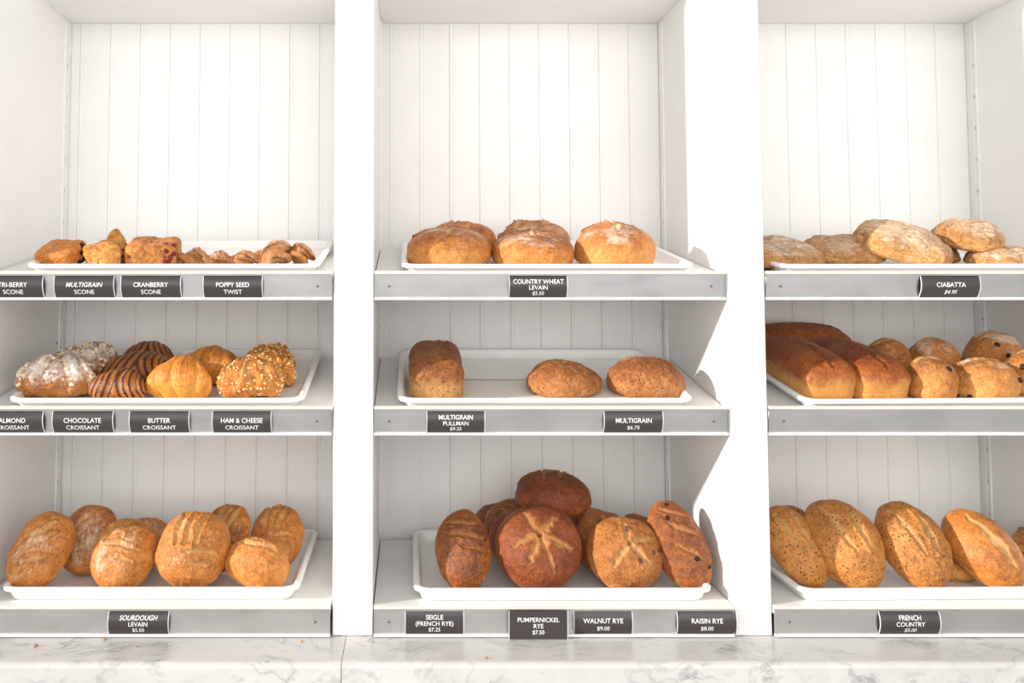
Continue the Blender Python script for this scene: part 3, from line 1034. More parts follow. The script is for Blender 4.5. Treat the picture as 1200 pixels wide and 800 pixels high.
KINDS = {
    'sourdough': lambda a, b, c, s, n, x: loaf(a, b, c, s, n, 2.25, 2.2, low=0.75, flat=0.7, rough=0.0030, scores=x or LEAF, lump=0.10),
    'country': lambda a, b, c, s, n, x: loaf(a, b, c, s, n, 2.3, 2.4, qlow=3.2, low=0.6, flat=0.8, rough=0.0028, lump=0.08, scores=x or [(0.1, -0.30, -0.12, 0.75, 0.005, 0.004, 0.005), (-0.75, 0.30, 0.6, 0.42, 0.0055, 0.006, 0.008), (0.0, -0.18, -0.1, -0.52, 0.004, 0.003, 0.002), (-0.25, -0.34, 0.25, -0.30, 0.0035, 0.003, 0.002)]),
    'multigrain': lambda a, b, c, s, n, x: loaf(a, b, c, s, n, 2.2, 2.1, qlow=2.8, low=0.6, flat=0.75, rough=0.0040, fine=0.0020, lump=0.10, scores=x or [(-0.6, 0.25, 0.7, 0.35, 0.006, 0.005, 0.004)]),
    'multi_pullman': lambda a, b, c, s, n, x: loaf(a, b, c, s, n, 6, 2.9, qlow=7, low=0.7, flat=0.9, rough=0.0022, fine=0.0014, lump=0.05, mush=0.05, scores=x or [(-0.2, -0.42, 0.9, -0.32, 0.006, 0.006, 0.003)]),
    'white_pullman': lambda a, b, c, s, n, x: loaf(a, b, c, s, n, 5.0, 2.9, qlow=7, low=0.75, flat=0.9, rough=0.0016, fine=0.0006, lump=0.06, mush=0.05, scores=x or [(-0.85, -0.05, 0.85, 0.02, 0.007, 0.005, 0.004)]),
    'seigle': lambda a, b, c, s, n, x: loaf(a, b, c, s, n, 2.3, 2.2, low=0.7, flat=0.7, taper=0.12, rough=0.0028, lump=0.08, scores=x or [(0.18, -0.7, 0.36, 0.7, 0.0050, 0.0050, 0.004), (-0.16, -0.85, 0.0, 0.15, 0.0050, 0.0050, 0.004), (0.5, -0.5, 0.66, 0.6, 0.004, 0.004, 0.003)]),
    'pumpernickel': lambda a, b, c, s, n, x: loaf(a, b, c, s, n, 2.1, 2.2, low=0.6, flat=0.7, rough=0.0022, lump=0.06, scores=STAR if x is None else x),
    'walnut': lambda a, b, c, s, n, x: loaf(a, b, c, s, n, 2.1, 2.2, low=0.6, flat=0.7, rough=0.0034, fine=0.0016, lump=0.09, scores=x or CROSS),
    'raisin_rye': lambda a, b, c, s, n, x: loaf(a, b, c, s, n, 2.6, 2.3, low=0.7, flat=0.75, taper=0.16, rough=0.0034, fine=0.0016, lump=0.10, scores=x or [(-0.55, -0.5, -0.1, 0.45, 0.005, 0.004, 0.004), (-0.05, -0.55, 0.4, 0.40, 0.005, 0.0045, 0.004), (0.42, -0.5, 0.75, 0.35, 0.0045, 0.004, 0.004)]),
    'ciabatta': lambda a, b, c, s, n, x: loaf(a, b, c, s, n, 2.7, 2.3, low=0.5, flat=0.75, taper=0.05, rough=0.0040, fine=0.0010, lump=0.22, wrinkle=0.0030, scores=x or ()),
    'raisin': lambda a, b, c, s, n, x: loaf(a, b, c, s, n, 2.2, 2.2, qlow=3.0, low=0.6, flat=0.75, rough=0.0034, lump=0.10, scores=x or [(-0.6, 0.1, 0.55, 0.2, 0.006, 0.003, 0.003)]),
    'french': lambda a, b, c, s, n, x: loaf(a, b, c, s, n, 2.15, 2.15, low=0.75, flat=0.7, taper=0.14, rough=0.0026, lump=0.07, scores=x or LONG2),
    'plain': lambda a, b, c, s, n, x: loaf(a, b, c, s, n, 2.15, 2.15, low=0.75, flat=0.7, taper=0.12, rough=0.0018, lump=0.05, scores=x or LONG1),
    'butter': lambda a, b, c, s, n, x: croissant(a, b, c, s, seg=2.7, amp=0.10, horn=0.42, slant=-0.55, skew=0.14, rough=0.0026),
    'chocolate': lambda a, b, c, s, n, x: croissant(a, b, c, s, seg=2.4, amp=0.07, horn=0.30, slant=0.5, pinch=2.4),
    'almond': lambda a, b, c, s, n, x: croissant(a, b, c, s, seg=2.3, amp=0.10, horn=0.35, slant=0.7, rough=0.0075, pinch=2.6),
    'cheese_crust': lambda a, b, c, s, n, x: croissant(a, b, c, s, seg=2.4, amp=0.085, horn=0.40, slant=0.8, skew=-0.12, rough=0.0075, pinch=2.4),
    'scone_orange': lambda a, b, c, s, n, x: loaf(a, b, c, s, n, 6.0, 7.0, low=0.8, flat=0.95, rough=0.0022, fine=0.0012, lump=0.05),
    'scone_grain': lambda a, b, c, s, n, x: loaf(a, b, c, s, n, 3.4, 3.6, low=0.8, flat=0.9, rough=0.0070, fine=0.0034, lump=0.14, wedge=0.80),
    'scone_cran': lambda a, b, c, s, n, x: loaf(a, b, c, s, n, 5.0, 5.6, low=0.8, flat=0.9, rough=0.0058, fine=0.0024, lump=0.14),
    'twist': lambda a, b, c, s, n, x: twist(a, b, c, s),
}
BIT = {'sourdough': 0, 'x': 0}
# id, kind, bay, row, target x0, x1, ytop (photo px, used once to size the loaf), front edge depth on the shelf, lift,
#   (a, b, c) start, fit, spin, tilt, yaw, roll, seed, res
E_ = []


def ent(id, kind, bay, row, tgt, vf, abc, fit, spin, tilt=0, yaw=0, roll=0, lift=0.0, seed=None, n=40, scores=None):
    E_.append(dict(id=id, kind=kind, bay=bay, row=row, tgt=tgt, vf=vf, abc=abc, fit=fit, spin=spin, tilt=tilt, yaw=yaw, roll=roll, lift=lift,
                   seed=len(E_) + 3 if seed is None else seed, n=n, scores=scores))


# left bay, scones and twists
ent('tri', 'scone_orange', 'left', 1, (40, 104, 280), 0.045, (.058, .046, .026), 'a|bc', 0, 20, -14)
ent('mg1', 'scone_grain', 'left', 1, (97, 142, 282), 0.045, (.045, .045, .026), 'a|bc', 200, 10, 10)
ent('mg2', 'scone_grain', 'left', 1, (114, 152, 268), 0.110, (.050, .046, .028), 'b|a', 88, 60, 0, 0, seed=31)
ent('cran', 'scone_cran', 'left', 1, (146, 214, 276), 0.055, (.062, .048, .028), 'a|bc', 0, 6, 6)
ent('tw1', 'twist', 'left', 1, (203, 246, 289), 0.085, (.045, .024, .022), 'a|bc', 20)
ent('tw2', 'twist', 'left', 1, (236, 282, 293), 0.080, (.048, .024, .022), 'a|bc', 10)
ent('tw3', 'twist', 'left', 1, (272, 318, 292), 0.085, (.048, .024, .022), 'a|bc', 35)
ent('tw4', 'twist', 'left', 1, (303, 342, 281), 0.055, (.060, .030, .026), 'b|ac', 82, 8)
ent('tw5', 'twist', 'left', 1, (334, 370, 284), 0.110, (.052, .026, .024), 'a|bc', 50)
# left bay, croissants
ent('al1', 'almond', 'left', 2, (17, 112, 413), 0.045, (.088, .055, .046), 'a|bc', 6)
ent('al2', 'almond', 'left', 2, (50, 128, 405), 0.165, (.080, .050, .042), 'a|bc', 10, lift=0.012)
ent('al3', 'almond', 'left', 2, (78, 140, 400), 0.275, (.080, .050, .042), 'a|bc', 0, lift=0.006)
ent('ch1', 'chocolate', 'left', 2, (103, 172, 431), 0.040, (.072, .045, .036), 'a|bc', -6)
ent('ch2', 'chocolate', 'left', 2, (119, 203, 411), 0.145, (.072, .048, .040), 'a|bc', -12, lift=0.004)
ent('ch3', 'chocolate', 'left', 2, (140, 206, 399), 0.250, (.075, .048, .042), 'a|bc', 8)
ent('bu1', 'butter', 'left', 2, (170, 249, 415), 0.045, (.080, .055, .046), 'a|bc', 0)
ent('bu2', 'butter', 'left', 2, (206, 277, 404), 0.165, (.076, .052, .044), 'a|bc', -10)
ent('bu3', 'butter', 'left', 2, (222, 281, 407), 0.290, (.076, .050, .040), 'a|bc', 10)
ent('hc1', 'cheese_crust', 'left', 2, (254, 332, 415), 0.045, (.080, .052, .046), 'a|bc', 4)
ent('hc2', 'cheese_crust', 'left', 2, (270, 347, 409), 0.150, (.078, .050, .044), 'a|bc', 0)
ent('hc3', 'cheese_crust', 'left', 2, (284, 347, 401), 0.260, (.078, .050, .044), 'a|bc', -6)
# left bay, sourdough
ent('so1', 'sourdough', 'left', 3, (7, 89, 598), 0.042, (.105, .085, .058), 'bc|a', 72, 58, 0, 0, n=52)
ent('so2', 'sourdough', 'left', 3, (70, 138, 593), 0.150, (.100, .085, .060), 'bc|a', 96, 55)
ent('so3', 'sourdough', 'left', 3, (103, 188, 606), 0.045, (.100, .082, .060), 'bc|a', 78, 46, n=52, scores=FAN2)
ent('so4', 'sourdough', 'left', 3, (140, 201, 607), 0.200, (.100, .085, .060), 'bc|a', 85, 50)
ent('so5', 'sourdough', 'left', 3, (184, 269, 598), 0.045, (.105, .085, .060), 'bc|a', 84, 58, n=52, scores=FAN)
ent('so6', 'sourdough', 'left', 3, (228, 294, 592), 0.165, (.100, .085, .060), 'bc|a', 70, 56, scores=FAN)
ent('so7', 'sourdough', 'left', 3, (292, 356, 591), 0.200, (.095, .085, .060), 'bc|a', 84, 42, scores=FAN)
ent('so8', 'sourdough', 'left', 3, (263, 341, 628), 0.045, (.085, .080, .060), 'bc|a', 70, 26, n=52, scores=[(0.1, 0.6, 0.2, -0.6, .006, .004, .003), (0.45, 0.5, 0.55, -0.5, .005, .004, .003)])
# middle bay, country wheat
ent('cw1', 'country', 'middle', 1, (476, 576, 263), 0.045, (.092, .092, .068), 'ab|c', 6, n=52)
ent('cw2', 'country', 'middle', 1, (575, 673, 265), 0.045, (.092, .092, .068), 'ab|c', -8, n=52)
ent('cw3', 'country', 'middle', 1, (673, 768, 259), 0.045, (.092, .092, .068), 'ab|c', 0, n=52)
ent('cw4', 'country', 'middle', 1, (507, 582, 258), 0.240, (.092, .092, .066), 'ab|c', 20)
ent('cw5', 'country', 'middle', 1, (582, 668, 256), 0.240, (.092, .092, .066), 'ab|c', 60)
# middle bay, multigrain
ent('mp', 'multi_pullman', 'middle', 2, (479, 543, 398), 0.042, (.125, .058, .048), 'b|c', 90, 0, 0, n=52)
ent('mu1', 'multigrain', 'middle', 2, (616, 705, 422), 0.055, (.088, .080, .058), 'ab|c', 4, n=52)
ent('mu2', 'multigrain', 'middle', 2, (712, 804, 418), 0.050, (.088, .080, .060), 'ab|c', -4, n=52)
# middle bay, ryes
ent('se1', 'seigle', 'middle', 3, (510, 577, 596), 0.045, (.105, .068, .052), 'bc|a', 94, 60, n=52)
ent('se2', 'seigle', 'middle', 3, (554, 618, 587), 0.315, (.105, .066, .052), 'bc|a', 84, 56)
ent('se3', 'seigle', 'middle', 3, (566, 636, 586), 0.225, (.110, .068, .052), 'bc|a', 78, 54)
ent('pu1', 'pumpernickel', 'middle', 3, (581, 683, 592), 0.042, (.098, .098, .064), 'bc|a', 90, 58, n=56)
ent('pu2', 'pumpernickel', 'middle', 3, (573, 668, 593), 0.150, (.098, .098, .060), 'bc|a', 80, 56, scores=())
ent('pu3', 'pumpernickel', 'middle', 3, (603, 693, 551), 0.190, (.092, .070, .055), 'a|bc', 0, 8, lift=0.126, scores=[(-0.2, 0.7, -0.25, -0.2, .004, .003, .002), (0.3, 0.7, 0.2, -0.1, .005, .003, .003), (-0.8, 0.35, 0.8, 0.45, .006, .005, .006)])
ent('wa1', 'walnut', 'middle', 3, (684, 777, 603), 0.042, (.092, .090, .060), 'bc|a', 84, 52, n=56)
ent('wa2', 'walnut', 'middle', 3, (672, 745, 597), 0.155, (.092, .090, .058), 'bc|a', 84, 54)
ent('wa3', 'walnut', 'middle', 3, (664, 722, 593), 0.265, (.090, .085, .056), 'bc|a', 84, 54)
ent('ra1', 'raisin_rye', 'middle', 3, (757, 834, 587), 0.045, (.130, .060, .050), 'bc|a', 103, 52, n=52)
ent('ra2', 'raisin_rye', 'middle', 3, (722, 775, 602), 0.230, (.105, .058, .048), 'bc|a', 90, 50)
# right bay, ciabatta
ent('ci1', 'ciabatta', 'right', 1, (850, 967, 275), 0.050, (.118, .062, .038), 'a|bc', -6, 4, n=48)
ent('ci2', 'ciabatta', 'right', 1, (935, 1034, 277), 0.115, (.115, .062, .036), 'a|bc', -10, 4, n=48)
ent('ci3', 'ciabatta', 'right', 1, (996, 1112, 256), 0.045, (.115, .064, .046), 'a|bc', 90, 13, 52, 0, n=52)
ent('ci4', 'ciabatta', 'right', 1, (1066, 1131, 286), 0.140, (.085, .060, .036), 'a|bc', -10)
ent('ci6', 'ciabatta', 'right', 1, (1128, 1226, 285), 0.050, (.110, .062, .036), 'a|bc', 4, n=48)
ent('ci5', 'ciabatta', 'right', 1, (1089, 1181, 254), 0.080, (.092, .064, .046), 'a|bc', -8, 6, 0, 7, lift=0.030, n=52)
# right bay, pullman and raisin rounds
ent('wp1', 'white_pullman', 'right', 2, (884, 1004, 393), 0.040, (.150, .058, .052), 'b|c', 91, 0, 0, n=52)
ent('wp2', 'white_pullman', 'right', 2, (941, 1068, 395), 0.042, (.150, .058, .052), 'b|c', 91, 0, 0, n=52)
ent('wp3', 'white_pullman', 'right', 2, (862, 1000, 377), 0.345, (.150, .056, .062), 'a|c', 0, 0)
ent('ro1', 'raisin', 'right', 2, (1058, 1125, 417), 0.045, (.070, .066, .055), 'ab|c', 0, n=48)
ent('ro2', 'raisin', 'right', 2, (1008, 1071, 396), 0.200, (.070, .066, .055), 'ab|c', 0)
ent('ro3', 'raisin', 'right', 2, (1059, 1128, 395), 0.195, (.075, .066, .055), 'ab|c', 10)
ent('ro4', 'raisin', 'right', 2, (1106, 1196, 418), 0.048, (.085, .068, .055), 'ab|c', -6, n=48)
ent('ro5', 'raisin', 'right', 2, (1126, 1203, 387), 0.200, (.085, .070, .058), 'ab|c', -8)
ent('ro6', 'raisin', 'right', 2, (1172, 1252, 409), 0.075, (.080, .068, .056), 'ab|c', 0, n=48)
# right bay, french country
ent('fc1', 'french', 'right', 3, (893, 971, 592), 0.070, (.115, .060, .050), 'bc|a', 108, 54, n=52)
ent('fc2', 'french', 'right', 3, (905, 968, 594), 0.190, (.110, .055, .050), 'bc|a', 104, 54)
ent('fc3', 'french', 'right', 3, (940, 1038, 583), 0.042, (.120, .066, .052), 'bc|a', 108, 56, n=52)
ent('fc4', 'french', 'right', 3, (1024, 1118, 587), 0.045, (.120, .068, .054), 'bc|a', 106, 56, n=52)
ent('fc5', 'plain', 'right', 3, (1101, 1204, 595), 0.050, (.125, .064, .052), 'bc|a', 118, 52, n=52)
ent('fc6', 'french', 'right', 3, (1080, 1150, 650), 0.120, (.090, .050, .040), 'a|bc', -28, 0)
ent('fc7', 'french', 'right', 3, (1184, 1252, 632), 0.200, (.100, .055, .045), 'bc|a', 100, 30)


def rot(spin, tilt, yaw, roll):
    def rx(t):
        c, s = math.cos(math.radians(t)), math.sin(math.radians(t))
        return np.array([[1, 0, 0], [0, c, -s], [0, s, c]])

    def ry(t):
        c, s = math.cos(math.radians(t)), math.sin(math.radians(t))
        return np.array([[c, 0, s], [0, 1, 0], [-s, 0, c]])

    def rz(t):
        c, s = math.cos(math.radians(t)), math.sin(math.radians(t))
        return np.array([[c, -s, 0], [s, c, 0], [0, 0, 1]])
    return rz(yaw) @ ry(roll) @ rx(tilt) @ rz(spin)


def dims(e, s1, s2):
    d = dict(zip('abc', e['abc']))
    k1, k2 = e['fit'].split('|')
    for q in k1:
        d[q] *= s1
    for q in k2:
        d[q] *= s2
    return d['a'], d['b'], d['c']


def settle(e, V, floor):
    """shelf coordinates (v, w) that put the rotated vertices on the tray with their front edge at vf"""
    return e['vf'] - V[:, 1].min(), floor + e['lift'] - V[:, 2].min()
#SHAPES>

#<FIT
FIT = {"tri": (-0.2477, 0.852, 0.925),
       "mg1": (-0.1518, 0.883, 1.29),
       "mg2": (-0.1389, 0.924, 0.871),
       "cran": (-0.0385, 0.987, 1.17),
       "tw1": (0.0506, 0.911, 1.094),
       "tw2": (0.1223, 0.919, 0.946),
       "tw3": (0.1923, 1.013, 0.999),
       "tw4": (0.2515, 1.13, 1.064),
       "tw5": (0.3039, 0.62, 1.179),
       "al1": (-0.252, 1.018, 1.069),
       "al2": (-0.2486, 0.962, 0.866),
       "al3": (-0.2404, 0.824, 0.799),
       "ch1": (-0.0981, 0.972, 1.008),
       "ch2": (-0.082, 1.329, 0.987),
       "ch3": (-0.0986, 0.929, 1.02),
       "bu1": (0.0379, 0.946, 1.087),
       "bu2": (0.0795, 0.998, 1.061),
       "bu3": (0.0625, 0.849, 0.733),
       "hc1": (0.1983, 0.926, 1.043),
       "hc2": (0.2145, 1.029, 0.965),
       "hc3": (0.2149, 0.902, 0.815),
       "so1": (-0.2849, 0.762, 0.884),
       "so2": (-0.2136, 0.803, 0.841),
       "so3": (-0.0955, 0.919, 0.85),
       "so4": (-0.0865, 0.721, 0.618),
       "so5": (0.065, 0.956, 0.832),
       "so6": (0.1102, 0.686, 0.828),
       "so7": (0.2331, 0.754, 0.867),
       "so8": (0.2154, 0.969, 0.618),
       "cw1": (-0.2205, 1.092, 0.831),
       "cw2": (-0.0216, 1.05, 0.773),
       "cw3": (0.1755, 0.982, 0.937),
       "cw4": (-0.171, 0.889, 0.812),
       "cw5": (0.0112, 0.978, 0.855),
       "mp": (-0.2515, 1.049, 1.286),
       "mu1": (0.0508, 1.0, 0.764),
       "mu2": (0.2441, 1.028, 0.883),
       "se1": (-0.1903, 0.952, 0.878),
       "se2": (-0.0778, 1.055, 0.618),
       "se3": (-0.0538, 1.106, 0.718),
       "pu1": (-0.0142, 1.013, 0.961),
       "pu2": (-0.0215, 1.0, 0.801),
       "pu3": (0.0435, 1.027, 1.092),
       "wa1": (0.1841, 0.983, 0.93),
       "wa2": (0.1606, 0.829, 0.845),
       "wa3": (0.1476, 0.719, 0.771),
       "ra1": (0.3117, 1.011, 0.811),
       "ra2": (0.2613, 0.912, 0.6),
       "ci1": (-0.3197, 0.908, 1.184),
       "ci2": (-0.1316, 0.792, 1.103),
       "ci3": (-0.0191, 0.899, 1.274),
       "ci4": (0.0999, 0.66, 0.835),
       "ci6": (0.2125, 0.764, 0.978),
       "ci5": (0.1507, 0.813, 1.093),
       "wp1": (-0.2348, 1.202, 1.136),
       "wp2": (-0.1088, 1.166, 1.084),
       "wp3": (-0.1632, 0.932, 0.958),
       "ro1": (0.0224, 0.8, 1.121),
       "ro2": (0.0033, 0.799, 1.203),
       "ro3": (0.1174, 0.824, 1.229),
       "ro4": (0.1475, 0.888, 1.044),
       "ro5": (0.2705, 0.797, 1.344),
       "ro6": (0.2837, 0.827, 1.195),
       "fc1": (-0.2822, 0.985, 0.873),
       "fc2": (-0.2249, 1.018, 0.717),
       "fc3": (-0.1751, 1.244, 0.902),
       "fc4": (-0.0172, 1.08, 0.866),
       "fc5": (0.146, 1.088, 0.808),
       "fc6": (0.0971, 0.659, 0.741),
       "fc7": (0.3683, 1.11, 0.55)}
#FIT>


LABELS = {
 'tri': ('berry_scone', 'smooth orange-brown scone with dark berries at its right end, leftmost on its tray', 'scone'),
 'mg1': ('multigrain_scone', 'low pale crumbly multigrain scone in front of the upright one', 'scone'),
 'mg2': ('multigrain_scone', 'peaked multigrain scone standing on edge between two flat scones', 'scone'),
 'cran': ('cranberry_scone', 'large craggy golden scone with red cranberries', 'scone'),
 'tw1': ('poppy_seed_twist', 'glazed poppy seed twist touching the cranberry scone', 'pastry'),
 'tw2': ('poppy_seed_twist', 'flat glazed poppy seed twist, second from the cranberry scone', 'pastry'),
 'tw3': ('poppy_seed_twist', 'flat poppy seed twist lying left of the tall coiled twist', 'pastry'),
 'tw4': ('poppy_seed_twist', 'tall coiled poppy seed twist with two dark seams, pointing at the viewer', 'pastry'),
 'tw5': ('poppy_seed_twist', 'rightmost glazed poppy seed twist near the tray corner', 'pastry'),
 'al1': ('almond_croissant', 'sugar dusted almond croissant at the front left of the croissant tray', 'croissant'),
 'al2': ('almond_croissant', 'sugar dusted almond croissant, middle one of the three in line', 'croissant'),
 'al3': ('almond_croissant', 'sugar dusted almond croissant at the back, darker and furthest from the viewer', 'croissant'),
 'ch1': ('chocolate_croissant', 'dark striped chocolate croissant at the front beside the almond croissant', 'croissant'),
 'ch2': ('chocolate_croissant', 'dark striped chocolate croissant behind the front striped one', 'croissant'),
 'ch3': ('chocolate_croissant', 'darkest chocolate croissant at the very back of the tray', 'croissant'),
 'bu1': ('butter_croissant', 'bright golden butter croissant at the front, above the butter ticket', 'croissant'),
 'bu2': ('butter_croissant', 'brown butter croissant right behind the bright golden one', 'croissant'),
 'bu3': ('butter_croissant', 'dark brown butter croissant mostly hidden at the back', 'croissant'),
 'hc1': ('ham_and_cheese_croissant', 'cheese crusted croissant at the front right of its tray', 'croissant'),
 'hc2': ('ham_and_cheese_croissant', 'cheese crusted croissant, middle one of three in line', 'croissant'),
 'hc3': ('ham_and_cheese_croissant', 'browner cheese crusted croissant at the back right of its tray', 'croissant'),
 'so1': ('sourdough_loaf', 'leftmost sourdough loaf, tall oval leaning right with leaf cuts', 'bread'),
 'so2': ('sourdough_loaf', 'brown round sourdough loaf behind the leftmost oval one', 'bread'),
 'so3': ('sourdough_loaf', 'front sourdough loaf above the SOURDOUGH ticket, with a branching cut', 'bread'),
 'so4': ('sourdough_loaf', 'sourdough loaf nearly hidden between two big front loaves', 'bread'),
 'so5': ('sourdough_loaf', 'largest golden sourdough loaf standing upright with fan cuts', 'bread'),
 'so6': ('sourdough_loaf', 'floury sourdough loaf leaning behind the largest one', 'bread'),
 'so7': ('sourdough_loaf', 'sourdough loaf at the back right corner of its tray', 'bread'),
 'so8': ('sourdough_loaf', 'small low sourdough loaf at the front right of its tray', 'bread'),
 'cw1': ('country_wheat_loaf', 'front country wheat loaf on the left of its tray', 'bread'),
 'cw2': ('country_wheat_loaf', 'front country wheat loaf in the middle, above its ticket', 'bread'),
 'cw3': ('country_wheat_loaf', 'front country wheat loaf on the right with a flour patch on top', 'bread'),
 'cw4': ('country_wheat_loaf', 'country wheat loaf peeping over the left front one', 'bread'),
 'cw5': ('country_wheat_loaf', 'country wheat loaf peeping over the middle front one', 'bread'),
 'mp': ('multigrain_pullman', 'square multigrain pullman loaf with its pale end facing out', 'bread'),
 'mu1': ('multigrain_loaf', 'round seeded multigrain loaf in the middle of the sparse tray', 'bread'),
 'mu2': ('multigrain_loaf', 'round seeded multigrain loaf at the right of the sparse tray', 'bread'),
 'se1': ('french_rye_loaf', 'oval french rye loaf leaning up at the left front of the rye tray', 'bread'),
 'se2': ('french_rye_loaf', 'french rye loaf furthest back, seen only as a dark rim', 'bread'),
 'se3': ('french_rye_loaf', 'dark french rye loaf behind the big star-cut round', 'bread'),
 'pu1': ('pumpernickel_loaf', 'big dark round pumpernickel with a star of cracks, facing out', 'bread'),
 'pu2': ('pumpernickel_loaf', 'pumpernickel round directly behind the star-cracked one', 'bread'),
 'pu3': ('pumpernickel_loaf', 'dark pumpernickel lying on top of the rye heap', 'bread'),
 'wa1': ('walnut_rye_loaf', 'round golden walnut rye loaf with rough cracks, at the front', 'bread'),
 'wa2': ('walnut_rye_loaf', 'walnut rye loaf leaning just behind the front walnut round', 'bread'),
 'wa3': ('walnut_rye_loaf', 'walnut rye loaf at the back under the topmost pumpernickel', 'bread'),
 'ra1': ('raisin_rye_loaf', 'long raisin rye loaf leaning up at the right end of its tray', 'bread'),
 'ra2': ('raisin_rye_loaf', 'raisin rye loaf almost hidden at the back beside the long one', 'bread'),
 'ci1': ('ciabatta', 'flat floury ciabatta cut off by the white upright, leftmost', 'bread'),
 'ci2': ('ciabatta', 'flat floury ciabatta second from the white upright', 'bread'),
 'ci3': ('ciabatta', 'large wrinkled floury ciabatta tilted over the others, mid tray', 'bread'),
 'ci4': ('ciabatta', 'small ciabatta tucked under the large wrinkled one on its right', 'bread'),
 'ci5': ('ciabatta', 'smooth golden ciabatta lying on top of another at the right', 'bread'),
 'ci6': ('ciabatta', 'floury ciabatta at the right edge, beneath the smooth golden one', 'bread'),
 'wp1': ('white_pullman', 'long shiny brown pullman loaf beside the white upright, end facing out', 'bread'),
 'wp2': ('white_pullman', 'second long brown pullman loaf, right of the one by the upright', 'bread'),
 'wp3': ('white_pullman', 'brown pullman loaf lying crosswise behind the two long ones', 'bread'),
 'ro1': ('raisin_loaf', 'small round loaf with one black raisin, touching the pullman loaf', 'bread'),
 'ro2': ('raisin_loaf', 'round floury loaf behind the second pullman loaf', 'bread'),
 'ro3': ('raisin_loaf', 'round brown loaf in the middle of the back row', 'bread'),
 'ro4': ('raisin_loaf', 'round loaf with a thick patch of flour, in the front row', 'bread'),
 'ro5': ('raisin_loaf', 'raisin studded round at the back right, tallest of the rounds', 'bread'),
 'ro6': ('raisin_loaf', 'round raisin loaf cut off by the right edge of the picture', 'bread'),
 'fc1': ('french_country_loaf', 'speckled long loaf leaning against the white upright, leftmost', 'bread'),
 'fc2': ('french_country_loaf', 'speckled loaf peeping out between the first two front loaves', 'bread'),
 'fc3': ('french_country_loaf', 'tallest speckled loaf with two long slashes, second in front', 'bread'),
 'fc4': ('french_country_loaf', 'speckled slashed loaf above the FRENCH COUNTRY ticket', 'bread'),
 'fc5': ('golden_loaf', 'smooth shiny golden loaf without specks, leaning at the right', 'bread'),
 'fc6': ('french_country_loaf', 'low loaf lying beneath the smooth golden one', 'bread'),
 'fc7': ('french_country_loaf', 'loaf cut off by the right edge, behind the golden one', 'bread'),
}
GROUPS = {'scone': 'scones on the upper left tray', 'pastry': 'poppy seed twists on the upper left tray', 'croissant': 'croissants on the croissant tray'}
GB = {'sourdough': 'sourdough loaves', 'country': 'country wheat loaves', 'multigrain': 'multigrain loaves', 'seigle': 'french rye loaves', 'pumpernickel': 'pumpernickel loaves',
      'walnut': 'walnut rye loaves', 'raisin_rye': 'raisin rye loaves', 'ciabatta': 'ciabatta loaves', 'white_pullman': 'white pullman loaves', 'raisin': 'raisin rounds', 'french': 'french country loaves'}

rng = np.random.default_rng(5)


def normals(V, F):
    a, b, c, d = (V[F[:, i]] for i in range(4))
    fn = np.cross(c - a, d - b)
    n = np.zeros_like(V)
    for i in range(4):
        np.add.at(n, F[:, i], fn)
    return n / (np.linalg.norm(n, axis=1)[:, None] + 1e-12)


def blob(r, seed, sx=1.0, sy=1.0, sz=0.75):
    d, f = cube_sphere(5)
    v = d * (1 + 0.16 * vnoise(d * 2.3 + 5, seed))[:, None] * np.array([r * sx, r * sy, r * sz])
    return v, f


def place_part(parent, name, mat, V, Nn, idx, r, seed, sz=0.7, sink=0.35, stretch=1.0):
    v, f = blob(r, seed, stretch, 1.0, sz)
    q = Vector(Nn[idx]).to_track_quat('Z', 'Y').to_matrix()
    q = np.array(q) @ rot(seed * 47 % 180, 0, 0, 0)
    p = V[idx] + Nn[idx] * (r * sz * (1 - 2 * sink))
    o = link(name, fast_mesh(name, v @ q.T + p, f), mat, parent)
    return o


def toward(V, Nn, dirn, pool=None):
    """index of the vertex furthest along a local direction"""
    s = V @ np.array(dirn) if pool is None else np.where(pool, V @ np.array(dirn), -9)
    return int(np.argmax(s))


OBJ = {}
for e in E_:
    s1_, s2_ = FIT[e['id']][1], FIT[e['id']][2]
    u = FIT[e['id']][0]
    g = KINDS[e['kind']](*dims(e, s1_, s2_), e['seed'], e['n'], e['scores'])
    Rm = rot(e['spin'], e['tilt'], e['yaw'], e['roll'])
    Vr = g['v'] @ Rm.T
    vv, ww = settle(e, Vr, TRAY_FLOOR + 0.0006 - SINK[e['row']])
    name, lab, cat = LABELS[e['id']]
    o = link(name, fast_mesh(name, g['v'], g['f'], g['attrs']), M[e['kind']])
    o.matrix_world = SHELF_M[e['bay'], e['row']] @ Matrix.Translation((u, vv, ww)) @ Matrix([list(r) for r in Rm]).to_4x4()
    tag(o, lab, cat, GROUPS.get(cat) or GB.get(e['kind']))
    OBJ[e['id']] = (o, g, Rm)


def facing(id, want, jitter=0.0):
    """vertex of a loaf nearest to a wanted spot: want = (right, up) in the loaf's own half extents as the viewer sees it"""
    o, g, Rm = OBJ[id]
    V = g['v'] @ Rm.T
    Nn = normals(g['v'], g['f']) @ Rm.T
    hx = (V[:, 0].max() - V[:, 0].min()) / 2
    cx = (V[:, 0].max() + V[:, 0].min()) / 2
    hz = (V[:, 2].max() - V[:, 2].min()) / 2
    cz = (V[:, 2].max() + V[:, 2].min()) / 2
    d = ((V[:, 0] - cx) / hx - want[0]) ** 2 + ((V[:, 2] - cz) / hz - want[1]) ** 2
    d = d + np.where(Nn[:, 1] - 0.35 * Nn[:, 2] > 0.1, 9, 0) + np.where(Nn[:, 2] < -0.6, 9, 0)
    return int(np.argmin(d))


